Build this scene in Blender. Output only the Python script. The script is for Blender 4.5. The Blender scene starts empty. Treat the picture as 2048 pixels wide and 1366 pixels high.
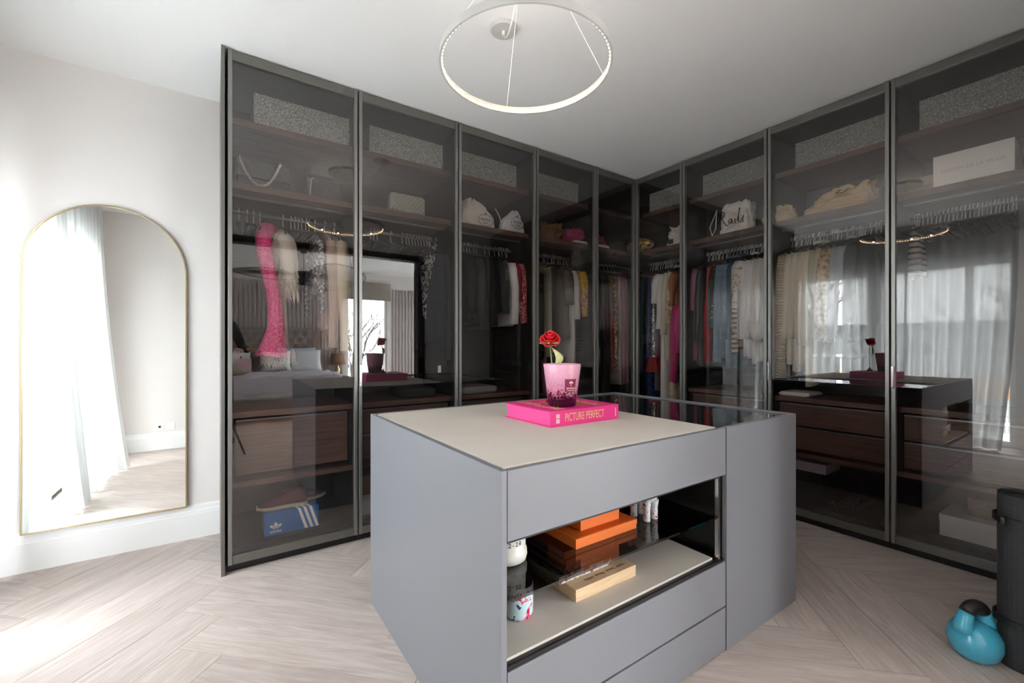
import bpy, math, random
from mathutils import Vector, Matrix
random.seed(7)
S = bpy.context.scene
COL = S.collection
PI = math.pi
# ------------------------------------------------------------------ camera
F_PX, YAW, Y0, CXP, H = 869.0, math.radians(55.56), 688.8, 1024.0, 1.2
FW = Vector((math.cos(YAW), math.sin(YAW), 0)); RT = Vector((math.sin(YAW), -math.cos(YAW), 0))
cam = bpy.data.objects.new('camera', bpy.data.cameras.new('camera')); COL.objects.link(cam)
cam.location = (0, 0, H); cam.rotation_euler = (PI/2, 0, -math.atan2(FW.x, FW.y))
cam.data.sensor_width = 36; cam.data.lens = F_PX/2048*36; cam.data.shift_y = (Y0-683)/2048
cam.data.clip_start = 0.05; cam.data.clip_end = 300
S.camera = cam
# ------------------------------------------------------------------ world, portals, exposure
S.view_settings.view_transform = 'Standard'; S.view_settings.look = 'None'
S.view_settings.gamma = 1; S.view_settings.use_curve_mapping = False
S.view_settings.exposure = 2.1
WORLD = 6.3
RING_W = 0.22
PENDANT_W = 25.0
w = bpy.data.worlds.new('sky'); S.world = w; w.use_nodes = True
nt = w.node_tree; nt.nodes.clear()
wo = nt.nodes.new('ShaderNodeOutputWorld'); bg = nt.nodes.new('ShaderNodeBackground')
tc = nt.nodes.new('ShaderNodeTexCoord'); sep = nt.nodes.new('ShaderNodeSeparateXYZ'); rp = nt.nodes.new('ShaderNodeValToRGB')
nt.links.new(tc.outputs['Generated'], sep.inputs[0]); nt.links.new(sep.outputs['Z'], rp.inputs[0])
rp.color_ramp.elements[0].color = (.98, .985, 1, 1); rp.color_ramp.elements[1].color = (.84, .91, 1, 1)
nt.links.new(rp.outputs[0], bg.inputs['Color']); bg.inputs['Strength'].default_value = WORLD
nt.links.new(bg.outputs[0], wo.inputs[0])

def portal(name, loc, rot, sx, sy):
    l = bpy.data.lights.new(name, 'AREA'); l.shape = 'RECTANGLE'; l.size = sx; l.size_y = sy
    l.cycles.is_portal = True
    o = bpy.data.objects.new(name, l); COL.objects.link(o); o.location = loc; o.rotation_euler = rot
portal('daylight_portal', (-1.19, 1.22, 1.1), (0, -PI/2, 0), 2.2, 1.55)
portal('daylight_portal', (-1.19, 2.74, 1.1), (0, -PI/2, 0), 2.2, 1.0)
portal('daylight_portal', (2.78, -4.42, 1.1), (PI/2, 0, 0), .9, 2.2)
portal('daylight_portal', (4.94, -2.2, 1.15), (0, PI/2, 0), 2.3, 3.2)

c = S.cycles
c.max_bounces = 9; c.diffuse_bounces = 6; c.glossy_bounces = 5; c.transmission_bounces = 4; c.transparent_max_bounces = 40
c.caustics_reflective = False; c.caustics_refractive = False
c.sample_clamp_indirect = 6; c.use_denoising = True
c.use_adaptive_sampling = True; c.adaptive_threshold = 0.02
try: c.denoiser = 'OPENIMAGEDENOISE'
except Exception: pass

# ------------------------------------------------------------------ unprojection (real planes)
def ray(px, py): return FW + RT*((px-CXP)/F_PX) + Vector((0, 0, (Y0-py)/F_PX))
def on_z(px, py, z): d = ray(px, py); return Vector((0, 0, H)) + d*((z-H)/d.z)
def AX(px, Y=2.87): d = ray(px, Y0); return d.x*Y/d.y
def AZ(px, py, Y=2.87): d = ray(px, py); return H + d.z*Y/d.y
def BY(px, X=3.42): d = ray(px, Y0); return d.y*X/d.x
def BZ(px, py, X=3.42): d = ray(px, py); return H + d.z*X/d.x

# ------------------------------------------------------------------ materials
MATS = {}
def lin(c):
    c = [x/255 for x in c]
    return [x/12.92 if x <= .04045 else ((x+.055)/1.055)**2.4 for x in c]
def newmat(name):
    m = bpy.data.materials.new(name); m.use_nodes = True; n = m.node_tree
    return m, n, n.nodes['Principled BSDF']
def mat(name, rgb, rough=.6, metal=0, bump=0, bscale=60, var=0, vscale=6, coat=0, stretch=(1,1,1), spec=.5, emis=None, estr=0, sheen=0):
    if name in MATS: return MATS[name]
    m, n, b = newmat(name)
    col = lin(rgb)+[1]
    b.inputs['Base Color'].default_value = col; b.inputs['Roughness'].default_value = rough
    b.inputs['Metallic'].default_value = metal; b.inputs['Coat Weight'].default_value = coat
    b.inputs['Specular IOR Level'].default_value = spec
    if sheen: b.inputs['Sheen Weight'].default_value = sheen
    if emis: b.inputs['Emission Color'].default_value = lin(emis)+[1]; b.inputs['Emission Strength'].default_value = estr
    t = n.nodes.new('ShaderNodeTexCoord'); mp = n.nodes.new('ShaderNodeMapping'); mp.inputs['Scale'].default_value = stretch
    n.links.new(t.outputs['Object'], mp.inputs[0])
    if var:
        nz = n.nodes.new('ShaderNodeTexNoise'); nz.inputs['Scale'].default_value = vscale; nz.inputs['Detail'].default_value = 5
        n.links.new(mp.outputs[0], nz.inputs['Vector'])
        r = n.nodes.new('ShaderNodeValToRGB'); k = [max(0, x*(1-var)) for x in col[:3]]; k2 = [min(1, x*(1+var)) for x in col[:3]]
        r.color_ramp.elements[0].position = .3; r.color_ramp.elements[1].position = .7
        r.color_ramp.elements[0].color = k+[1]; r.color_ramp.elements[1].color = k2+[1]
        n.links.new(nz.outputs['Fac'], r.inputs[0]); n.links.new(r.outputs[0], b.inputs['Base Color'])
    if bump:
        nz = n.nodes.new('ShaderNodeTexNoise'); nz.inputs['Scale'].default_value = bscale; nz.inputs['Detail'].default_value = 3
        n.links.new(mp.outputs[0], nz.inputs['Vector'])
        bp = n.nodes.new('ShaderNodeBump'); bp.inputs['Strength'].default_value = bump; bp.inputs['Distance'].default_value = .01
        n.links.new(nz.outputs['Fac'], bp.inputs['Height']); n.links.new(bp.outputs[0], b.inputs['Normal'])
    MATS[name] = m; return m
def pattern(name, cols, kind='noise', scale=20, rough=.85, metal=0, bump=.3, stretch=(1,1,1), dist=0, constant=True):
    """cols: list of (pos, rgb)"""
    if name in MATS: return MATS[name]
    m, n, b = newmat(name)
    b.inputs['Roughness'].default_value = rough; b.inputs['Metallic'].default_value = metal
    t = n.nodes.new('ShaderNodeTexCoord'); mp = n.nodes.new('ShaderNodeMapping'); mp.inputs['Scale'].default_value = stretch
    n.links.new(t.outputs['Object'], mp.inputs[0])
    if kind == 'noise': x = n.nodes.new('ShaderNodeTexNoise'); x.inputs['Scale'].default_value = scale; x.inputs['Distortion'].default_value = dist; out = x.outputs['Fac']
    elif kind == 'voronoi': x = n.nodes.new('ShaderNodeTexVoronoi'); x.inputs['Scale'].default_value = scale; out = x.outputs['Color']
    elif kind == 'voronoid': x = n.nodes.new('ShaderNodeTexVoronoi'); x.inputs['Scale'].default_value = scale; out = x.outputs['Distance']
    else:
        x = n.nodes.new('ShaderNodeTexWave'); x.inputs['Scale'].default_value = scale; x.inputs['Distortion'].default_value = dist
        x.bands_direction = kind; out = x.outputs['Fac']
    n.links.new(mp.outputs[0], x.inputs['Vector'])
    r = n.nodes.new('ShaderNodeValToRGB'); r.color_ramp.interpolation = 'CONSTANT' if constant else 'LINEAR'
    while len(r.color_ramp.elements) < len(cols): r.color_ramp.elements.new(.5)
    for e, (p, cc) in zip(r.color_ramp.elements, cols): e.position = p; e.color = lin(cc)+[1]
    n.links.new(out, r.inputs[0]); n.links.new(r.outputs[0], b.inputs['Base Color'])
    if bump:
        bp = n.nodes.new('ShaderNodeBump'); bp.inputs['Strength'].default_value = bump; bp.inputs['Distance'].default_value = .004
        n.links.new(out, bp.inputs['Height']); n.links.new(bp.outputs[0], b.inputs['Normal'])
    MATS[name] = m; return m
def wood(name, c1, c2, rough=.5, stretch=(1.2, 14, 14), scale=3, rnd=0, bump=.15, dist=1.5):
    if name in MATS: return MATS[name]
    m, n, b = newmat(name); b.inputs['Roughness'].default_value = rough
    t = n.nodes.new('ShaderNodeTexCoord'); oi = n.nodes.new('ShaderNodeObjectInfo')
    ad = n.nodes.new('ShaderNodeVectorMath'); ad.operation = 'MULTIPLY_ADD'
    n.links.new(oi.outputs['Random'], ad.inputs[0]); ad.inputs[1].default_value = (37, 53, 11)
    n.links.new(t.outputs['Object'], ad.inputs[2])
    mp = n.nodes.new('ShaderNodeMapping'); mp.inputs['Scale'].default_value = stretch
    n.links.new(ad.outputs[0], mp.inputs[0])
    nz = n.nodes.new('ShaderNodeTexNoise'); nz.inputs['Scale'].default_value = scale; nz.inputs['Detail'].default_value = 7
    nz.inputs['Roughness'].default_value = .65; nz.inputs['Distortion'].default_value = dist
    n.links.new(mp.outputs[0], nz.inputs['Vector'])
    r = n.nodes.new('ShaderNodeValToRGB'); r.color_ramp.elements[0].position = .32; r.color_ramp.elements[1].position = .68
    r.color_ramp.elements[0].color = lin(c1)+[1]; r.color_ramp.elements[1].color = lin(c2)+[1]
    n.links.new(nz.outputs['Fac'], r.inputs[0])
    if rnd:
        hs = n.nodes.new('ShaderNodeHueSaturation'); mr = n.nodes.new('ShaderNodeMapRange')
        mr.inputs['To Min'].default_value = 1-rnd; mr.inputs['To Max'].default_value = 1+rnd
        n.links.new(oi.outputs['Random'], mr.inputs['Value']); n.links.new(mr.outputs[0], hs.inputs['Value'])
        n.links.new(r.outputs[0], hs.inputs['Color']); n.links.new(hs.outputs[0], b.inputs['Base Color'])
    else: n.links.new(r.outputs[0], b.inputs['Base Color'])
    bp = n.nodes.new('ShaderNodeBump'); bp.inputs['Strength'].default_value = bump; bp.inputs['Distance'].default_value = .003
    n.links.new(nz.outputs['Fac'], bp.inputs['Height']); n.links.new(bp.outputs[0], b.inputs['Normal'])
    MATS[name] = m; return m
def glassy(name, tint, r0=.045, rough=0.0, gloss=(1, 1, 1)):
    """architectural glass: each face transmits a tint and reflects by Schlick"""
    if name in MATS: return MATS[name]
    m = bpy.data.materials.new(name); m.use_nodes = True; n = m.node_tree; n.nodes.clear()
    o = n.nodes.new('ShaderNodeOutputMaterial'); mx = n.nodes.new('ShaderNodeMixShader')
    tr = n.nodes.new('ShaderNodeBsdfTransparent'); tr.inputs[0].default_value = (*tint, 1)
    gl = n.nodes.new('ShaderNodeBsdfGlossy'); gl.inputs['Roughness'].default_value = rough; gl.inputs[0].default_value = (*gloss, 1)
    lw = n.nodes.new('ShaderNodeLayerWeight'); lw.inputs['Blend'].default_value = .5
    p = n.nodes.new('ShaderNodeMath'); p.operation = 'POWER'; p.inputs[1].default_value = 5
    q = n.nodes.new('ShaderNodeMath'); q.operation = 'MULTIPLY_ADD'; q.inputs[1].default_value = 1-r0; q.inputs[2].default_value = r0
    n.links.new(lw.outputs['Facing'], p.inputs[0]); n.links.new(p.outputs[0], q.inputs[0]); n.links.new(q.outputs[0], mx.inputs[0])
    n.links.new(tr.outputs[0], mx.inputs[1]); n.links.new(gl.outputs[0], mx.inputs[2]); n.links.new(mx.outputs[0], o.inputs[0])
    MATS[name] = m; return m
def sheer(name, rgb, alpha=.3):
    m = bpy.data.materials.new(name); m.use_nodes = True; n = m.node_tree; n.nodes.clear()
    o = n.nodes.new('ShaderNodeOutputMaterial'); mx = n.nodes.new('ShaderNodeMixShader'); mx.inputs[0].default_value = alpha
    tr = n.nodes.new('ShaderNodeBsdfTransparent'); m2 = n.nodes.new('ShaderNodeMixShader'); m2.inputs[0].default_value = .45
    tl = n.nodes.new('ShaderNodeBsdfTranslucent'); df = n.nodes.new('ShaderNodeBsdfDiffuse')
    tl.inputs[0].default_value = lin(rgb)+[1]; df.inputs[0].default_value = lin(rgb)+[1]
    n.links.new(tl.outputs[0], m2.inputs[1]); n.links.new(df.outputs[0], m2.inputs[2])
    n.links.new(m2.outputs[0], mx.inputs[1]); n.links.new(tr.outputs[0], mx.inputs[2]); n.links.new(mx.outputs[0], o.inputs[0])
    return m

M_WALL = mat('wall_paint', (232, 227, 224), .9, bump=.02, bscale=300)
M_CEIL = mat('ceiling_paint', (247, 247, 246), .95)
M_TRIM = mat('white_gloss_trim', (240, 240, 239), .35)
M_OAK = wood('washed_oak', (180, 164, 155), (208, 195, 188), .55, stretch=(1, 11, 11), scale=2.2, rnd=.07, bump=.25, dist=2.2)
M_GAP = mat('floor_joint', (120, 108, 98), .9)
M_FRAME = mat('bronze_frame_metal', (122, 120, 115), .38, .75)
M_STILE = mat('satin_frame_edge', (140, 139, 136), .35, .75)
M_BLACK = mat('matt_black', (18, 18, 19), .5)
M_INT = mat('dark_interior_panel', (25, 22, 20), .5, bump=.04, bscale=200)
M_WAL = wood('walnut', (62, 42, 34), (112, 82, 68), .5, stretch=(1, 12, 30), scale=2.4, bump=.12, dist=1.2)
M_WALY = wood('walnut_along_y', (62, 42, 34), (112, 82, 68), .5, stretch=(12, 1, 30), scale=2.4, bump=.12, dist=1.2)
M_GLASS = glassy('smoked_glass', (.86, .84, .825), .068)
M_CLEAR = glassy('window_glass', (.96, .98, .98), .04)
M_CHROME = mat('chrome', (220, 220, 222), .12, 1)
M_STEEL = mat('brushed_steel', (150, 152, 156), .3, .9)
M_ISL = mat('grey_lacquer', (127, 128, 134), .38, spec=.4, bump=.01, bscale=200)
M_LEATH = mat('beige_leather', (209, 201, 191), .75, bump=.05, bscale=400, var=.03)
M_MIRROR = mat('mirror_silver', (244, 246, 243), .0, 1)
M_BRASS = mat('pale_brass', (196, 178, 140), .3, 1)
M_SMOKE = glassy('black_glass_shelf', (.38, .36, .35), .07)
M_WHITEP = mat('white_plastic', (238, 238, 236), .4)

# ------------------------------------------------------------------ mesh builder
class MB:
    def __init__(s): s.v = []; s.f = []
    def add(s, vs, fs):
        k = len(s.v); s.v += [tuple(x) for x in vs]; s.f += [tuple(i+k for i in f) for f in fs]; return s
    def box(s, x0, x1, y0, y1, z0, z1, b=0):
        if b <= 0:
            return s.add([(x, y, z) for z in (z0, z1) for x, y in ((x0, y0), (x1, y0), (x1, y1), (x0, y1))],
                  [(3, 2, 1, 0), (4, 5, 6, 7), (0, 1, 5, 4), (1, 2, 6, 5), (2, 3, 7, 6), (3, 0, 4, 7)])
        # chamfered: stacked octagons
        def ring(i, z): 
            X0, X1, Y0_, Y1 = x0+i, x1-i, y0+i, y1-i; e = b
            return [(X0+e, Y0_, z), (X1-e, Y0_, z), (X1, Y0_+e, z), (X1, Y1-e, z), (X1-e, Y1, z), (X0+e, Y1, z), (X0, Y1-e, z), (X0, Y0_+e, z)]
        return s.loft([ring(b, z0), ring(0, z0+b), ring(0, z1-b), ring(b, z1)])
    def loft(s, rings, cap=True, closed=True):
        n = len(rings[0]); vs = [p for r in rings for p in r]; fs = []
        for i in range(len(rings)-1):
            for j in range(n if closed else n-1):
                a = i*n+j; b = i*n+(j+1) % n; fs.append((a, b, b+n, a+n))
        if cap and closed: fs.append(tuple(range(n-1, -1, -1))); fs.append(tuple(range(len(vs)-n, len(vs))))
        return s.add(vs, fs)
    def tube(s, pts, r, n=8, cap=True):
        pts = [Vector(p) for p in pts]; rings = []; up = None
        rr = r if hasattr(r, '__len__') else [r]*len(pts)
        for i, p in enumerate(pts):
            t = (pts[min(i+1, len(pts)-1)]-pts[max(i-1, 0)]).normalized()
            if up is None: up = t.orthogonal().normalized()
            up = (up - t*up.dot(t)); up = up.normalized() if up.length > 1e-6 else t.orthogonal().normalized()
            q = t.cross(up)
            rings.append([p+(up*math.cos(a)+q*math.sin(a))*rr[i] for a in [2*PI*k/n for k in range(n)]])
        return s.loft(rings, cap)
    def lathe(s, prof, c=(0, 0, 0), n=24, axis='z', sx=1, sy=1):
        rings = []
        for r, z in prof:
            rings.append([(c[0]+r*sx*math.cos(2*PI*k/n), c[1]+r*sy*math.sin(2*PI*k/n), c[2]+z) for k in range(n)])
        return s.loft(rings)
    def prism(s, poly, z0, z1):
        return s.loft([[(x, y, z0) for x, y in poly], [(x, y, z1) for x, y in poly]])
    def sphere(s, c, r, n=12, m=8, sc=(1, 1, 1)):
        rings = []
        for i in range(m+1):
            a = -PI/2+PI*i/m; q = max(math.cos(a), .01)
            rings.append([(c[0]+r*sc[0]*q*math.cos(2*PI*k/n), c[1]+r*sc[1]*q*math.sin(2*PI*k/n), c[2]+r*sc[2]*math.sin(a)) for k in range(n)])
        return s.loft(rings)
    def xf(s, M): s.v = [tuple(M @ Vector(p)) for p in s.v]; return s
    def obj(s, name, m, parent=None, smooth=False, bevel=0, origin=None, **tags):
        me = bpy.data.meshes.new(name)
        if parent is not None and origin is None:
            pl = world_of(parent)
            vs = [tuple(pl @ Vector(p)) for p in s.v]
        elif origin is not None:
            vs = [tuple(Vector(p)-Vector(origin)) for p in s.v]
        else: vs = s.v
        me.from_pydata(vs, [], s.f); me.materials.append(m)
        if smooth: me.polygons.foreach_set('use_smooth', [True]*len(me.polygons))
        o = bpy.data.objects.new(name, me); COL.objects.link(o)
        if parent is not None: o.parent = parent
        if origin is not None: o.location = origin
        if bevel:
            bm = o.modifiers.new('bevel', 'BEVEL'); bm.width = bevel; bm.segments = 2; bm.limit_method = 'ANGLE'
        for k, x in tags.items(): o[k] = x
        return o
INV = {}
def world_of(p):
    """inverse of a parent's placement (parents are only moved, or turned about z)"""
    M = Matrix.Identity(4); q = p
    while q is not None:
        M = Matrix.Translation(q.location) @ q.rotation_euler.to_matrix().to_4x4() @ M if q is not None else M
        q = q.parent
    return M.inverted()
def thing(name, label, cat, loc=(0, 0, 0), rz=0, group=None):
    o = bpy.data.objects.new(name, None); COL.objects.link(o); o.empty_display_size = .05
    o.location = loc; o.rotation_euler = (0, 0, rz); o['label'] = label; o['category'] = cat
    if group: o['group'] = group
    return o
def struct(o): o['kind'] = 'structure'; return o
def local(o, M=None): return o
def text(name, s, size, m, parent, loc, rot, sx=1, depth=.0006, align='CENTER'):
    cu = bpy.data.curves.new(name, 'FONT'); cu.body = s; cu.size = size; cu.extrude = depth; cu.align_x = align; cu.align_y = 'CENTER'
    cu.resolution_u = 3
    t = bpy.data.objects.new(name, cu)
    me = bpy.data.meshes.new_from_object(t); me.materials.clear(); me.materials.append(m)
    bpy.data.objects.remove(t)
    o = bpy.data.objects.new(name, me); COL.objects.link(o)
    M = Matrix.Translation(loc) @ rot.to_4x4() @ Matrix.Diagonal((sx, 1, 1, 1))
    me.transform(world_of(parent) @ M if parent else M)
    if parent: o.parent = parent
    return o
def basis(xa, ya): 
    xa = Vector(xa).normalized(); ya = Vector(ya).normalized(); return Matrix((xa, ya, xa.cross(ya))).transposed()
def dup(root, dx=None, rz=None, label=None):
    r = root.copy(); COL.objects.link(r)
    if label: r['label'] = label
    for ch in list(root.children):
        d = ch.copy(); COL.objects.link(d); d.parent = r
        for g in list(ch.children):
            e = g.copy(); COL.objects.link(e); e.parent = d
    return r

# ------------------------------------------------------------------ room shell
CEIL = 2.75; YW = 3.35; XW = -1.05; XR = 3.90; YF = .06
# floor and herringbone planks
floor = struct(MB().box(XW-.2, 4.9, -4.5, YW+.15, -.12, -.012).obj('floor', M_GAP))
PL, PW = .99, .205
def clip(poly, a, b, c_):   # keep a*x+b*y<=c
    out = []
    for i in range(len(poly)):
        p, q = poly[i], poly[(i+1) % len(poly)]
        dp, dq = a*p[0]+b*p[1]-c_, a*q[0]+b*q[1]-c_
        if dp <= 0: out.append(p)
        if (dp < 0 < dq) or (dq < 0 < dp):
            t = dp/(dp-dq); out.append((p[0]+(q[0]-p[0])*t, p[1]+(q[1]-p[1])*t))
    return out
def planks():
    ca = math.cos(-PI/4); sa = math.sin(-PI/4); n = 0; g = .0009
    ox, oy = -.118+.0, 2.16
    def toW(x, y): return (ox+x*ca-y*sa, oy+x*sa+y*ca)
    def frame(o_, ang):
        pass
    for j in range(-9, 10):
        for i in range(-40, 41):
            bx, by = i*PW+j*PL, -i*PW+j*PL
            for kind in (0, 1):
                if kind == 0: r = (bx, by, bx+PL, by+PW)
                else: r = (bx+PL, by, bx+PL+PW, by+PL)
                cx_, cy_ = toW((r[0]+r[2])/2, (r[1]+r[3])/2)
                if not (XW-.8 < cx_ < 4.0 and -2.0 < cy_ < YW+.6): continue
                q = [toW(x, y) for x, y in ((r[0]+g, r[1]+g), (r[2]-g, r[1]+g), (r[2]-g, r[3]-g), (r[0]+g, r[3]-g))]
                for a, b, cc in ((-1, 0, -(XW+.005)), (1, 0, 3.9), (0, 1, YW-.005), (0, -1, 1.3)):
                    q = clip(q, a, b, cc)
                    if len(q) < 3: break
                if len(q) < 3: continue
                ar = abs(sum(q[k][0]*q[(k+1) % len(q)][1]-q[(k+1) % len(q)][0]*q[k][1] for k in range(len(q))))/2
                if ar < .002: continue
                ang = -PI/4 if kind == 0 else PI/4
                c2, s2 = math.cos(-ang), math.sin(-ang)
                loc = [((x-cx_)*c2-(y-cy_)*s2, (x-cx_)*s2+(y-cy_)*c2) for x, y in q]
                m = MB().prism(loc, -.012, 0)
                me = bpy.data.meshes.new('plank'); me.from_pydata(m.v, [], m.f); me.materials.append(M_OAK)
                o = bpy.data.objects.new('plank', me); COL.objects.link(o); o.parent = floor
                o.location = (cx_, cy_, random.uniform(-.0003, 0)); o.rotation_euler = (0, 0, ang); n += 1
    return n
NP = planks(); print('planks', NP)
pf = MB().box(XW, 4.8, -4.3, -1.303, -.012, 0).obj('bedroom_boards', M_OAK, floor)

ceiling = struct(MB().box(XW-.2, 4.9, -4.5, YW+.15, CEIL, CEIL+.1).obj('ceiling', M_CEIL))
wall_back = struct(MB().box(XW-.15, 4.05, YW, YW+.12, 0, CEIL).obj('wall_back', M_WALL))
wall_right = struct(MB().box(XR, XR+.12, YF, YW, 0, CEIL).obj('wall_right', M_WALL))
# window wall with two french windows
W1 = (2.18, 3.04); W2 = (.84, 2.04); WT = 2.2
mb = MB()
for y0, y1 in ((YF, W2[0]), (W2[1], W1[0]), (W1[1], YW)): mb.box(XW-.15, XW, y0, y1, 0, WT)
mb.box(XW-.15, XW, YF, YW, WT, CEIL)
wall_left = struct(mb.obj('wall_left', M_WALL))
# dividing wall with the wide opening where the photographer stands
OX0, OX1, OZ = -.16, 2.19, 2.275
mb = MB().box(XW-.15, OX0-.07, -YF, YF, 0, CEIL).box(OX1+.09, 4.8, -YF, YF, 0, CEIL).box(OX0-.07, OX1+.09, -YF, YF, OZ+.07, CEIL)
wall_front = struct(mb.obj('wall_front', M_WALL))
tr = MB().box(OX0-.07, OX0, -YF-.01, YF+.012, 0, OZ+.07).box(OX1, OX1+.09, -YF-.01, YF+.012, 0, OZ+.07).box(OX0, OX1, -YF-.01, YF+.012, OZ, OZ+.07)
trim = struct(tr.obj('trim_1', M_BLACK, bevel=.002))

def skirting(name, pts, out):
    """stepped profile swept along a straight line; out = direction into the room"""
    prof = [(0, 0), (.022, 0), (.022, .15), (.019, .158), (.019, .163), (.012, .175), (.009, .195), (.004, .203), (0, .205)]
    mb = MB(); a, b = pts
    mb.loft([[(p[0]+out[0]*d, p[1]+out[1]*d, z) for d, z in prof] for p in (a, b)])
    return struct(mb.obj(name, M_TRIM))
skirting('baseboard_back', ((XW, YW), (.03, YW)), (0, -1))
skirting('baseboard_front', ((XW, YF), (OX0-.07, YF)), (0, 1))
skirting('baseboard_left', ((XW, W2[1]), (XW, W1[0])), (1, 0))

# windows
def window(name, x, y0, y1, z1, mullions, along='y'):
    f = MB(); d = .05
    def B(a0, a1, z0, zz, t=.035):
        if along == 'y': f.box(x-.09, x-.09+t+.03, a0, a1, z0, zz)
        else: f.box(a0, a1, x-.06, x, z0, zz)
    B(y0, y0+d, 0, z1); B(y1-d, y1, 0, z1); B(y0+d, y1-d, z1-d, z1); B(y0+d, y1-d, 0, .07)
    for mm in mullions: B(mm-.035, mm+.035, .07, z1-d)
    o = struct(f.obj(name, M_TRIM))
    edges = [y0+d]+[q for mm in mullions for q in (mm-.035, mm+.035)]+[y1-d]
    for a, b in zip(edges[::2], edges[1::2]):
        p = MB()
        if along == 'y': p.box(x-.062, x-.056, a, b, .07, z1-d)
        else: p.box(a, b, x-.032, x-.026, .07, z1-d)
        p.obj('pane', M_CLEAR, o)
    return o
window('window_1', XW, W1[0], W1[1], WT, [])
window('window_2', XW, W2[0], W2[1], WT, [1.22])

# ------------------------------------------------------------------ bedroom seen in the glass
BY0 = -4.25; W3 = (2.33, 3.22); W4 = (-4.0, -.4)
mb = MB().box(XW, W3[0], BY0-.12, BY0, 0, CEIL).box(W3[1], 4.8, BY0-.12, BY0, 0, CEIL).box(W3[0], W3[1], BY0-.12, BY0, 2.3, CEIL)
M_PANEL = mat('taupe_wall_panel', (176, 166, 164), .7)
wbb = struct(mb.obj('wall_bedroom_back', M_WALL))
for a, b in ((XW+.02, W3[0]-.03), (W3[1]+.12, 4.75)):
    n = int((b-a)/.075)
    base = MB().box(0, .05, 0, .03, 0, 2.42)
    me = bpy.data.meshes.new('batten'); me.from_pydata(base.v, [], base.f); me.materials.append(M_PANEL)
    for k in range(n):
        o = bpy.data.objects.new('batten', me); COL.objects.link(o); o.parent = wbb; o.location = (a+k*.075, BY0, .02)
struct(MB().box(XW-.15, XW, BY0, -YF, 0, CEIL).obj('wall_bedroom_left', M_WALL))
mb = MB().box(4.8, 4.95, BY0, W4[0], 0, CEIL).box(4.8, 4.95, W4[1], YF, 0, CEIL).box(4.8, 4.95, W4[0], W4[1], 2.35, CEIL)
struct(mb.obj('wall_bedroom_right', M_WALL))
window('window_3', BY0-.03, W3[0], W3[1], 2.3, [], 'x')
window('window_4', 4.92, W4[0], W4[1], 2.35, [-2.2])
t = thing('roman_blind', 'grey fabric roman blind half drawn over the bedroom window', 'blind', ((W3[0]+W3[1])/2, BY0+.06, 2.5))
M_BL = mat('blind_fabric', (150, 143, 133), .9, bump=.1, bscale=200)
for k, (z0, z1, yy) in enumerate(((2.40, 2.56, .03), (2.28, 2.41, .045), (2.17, 2.30, .06))):
    MB().box(W3[0]-.06, W3[1]+.06, BY0+yy, BY0+yy+.015, z0, z1).obj('fold', M_BL, t)

M_HB = mat('headboard_velvet', (142, 126, 120), .8, sheen=.4)
t = thing('upholstered_bed', 'double bed with buttoned taupe headboard reflected in the glass doors', 'bed', (.85, -3.2, 0))
# headboard with tufting
def tuft():
    x0, x1, z0, z1 = -.15, 1.85, .35, 1.52; nx, nz = 60, 30; vs = []; fs = []
    btn = []
    for r in range(7):
        for q in range(12):
            bx = x0+.09+q*.17+(.085 if r % 2 else 0); bz = z1-.12-r*.13
            if x0+.04 < bx < x1-.04 and bz > z0+.05: btn.append((bx, bz))
    for j in range(nz+1):
        for i in range(nx+1):
            x = x0+(x1-x0)*i/nx; z = z0+(z1-z0)*j/nz
            d = min(math.hypot(x-a, z-b) for a, b in btn)
            e = min(1, d/.07); e *= min(1, min(x-x0, x1-x, z1-z)/.03+.2)
            vs.append((x, BY0+.115+.035*e, z))
    for j in range(nz):
        for i in range(nx):
            a = j*(nx+1)+i; fs.append((a, a+1, a+nx+2, a+nx+1))
    m = MB().add(vs, fs); m.box(x0, x1, BY0+.05, BY0+.115, z0, z1)
    return m, btn
hb, btn = tuft(); hbo = hb.obj('headboard', M_HB, t, smooth=False)
mb0 = MB().sphere((0, 0, 0), .016, 8, 5)
meb = bpy.data.meshes.new('button'); meb.from_pydata(mb0.v, [], mb0.f); meb.materials.append(mat('button_dark', (70, 58, 54), .6))
for a, b in btn:
    o = bpy.data.objects.new('button', meb); COL.objects.link(o); o.parent = hbo
    o.location = Vector((a, BY0+.127, b))-t.location
MB().box(-.12, 1.82, -4.1, -2.15, .1, .34, .02).obj('bed_base', M_HB, t)
MB().box(-.1, 1.8, -4.1, -2.18, .34, .62, .05).obj('mattress', mat('sheet_white', (226, 224, 226), .9), t)
M_DUV = mat('duvet', (196, 190, 198), .9, bump=.3, bscale=8)
mb = MB(); nx, ny = 24, 20; vs = []; fs = []
for j in range(ny+1):
    for i in range(nx+1):
        x = -.16+2.02*i/nx; y = -3.5+1.36*j/ny
        ed = min(i, nx-i)/nx; z = .70+.018*math.sin(i*1.3+j*.7)+.012*math.sin(j*1.9)-(.25 if i in (0, nx) else 0)-(.25 if j == ny else 0)
        vs.append((x, y, z))
for j in range(ny):
    for i in range(nx):
        a = j*(nx+1)+i; fs.append((a, a+1, a+nx+2, a+nx+1))
MB().add(vs, fs).obj('duvet', M_DUV, t, smooth=True)
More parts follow.
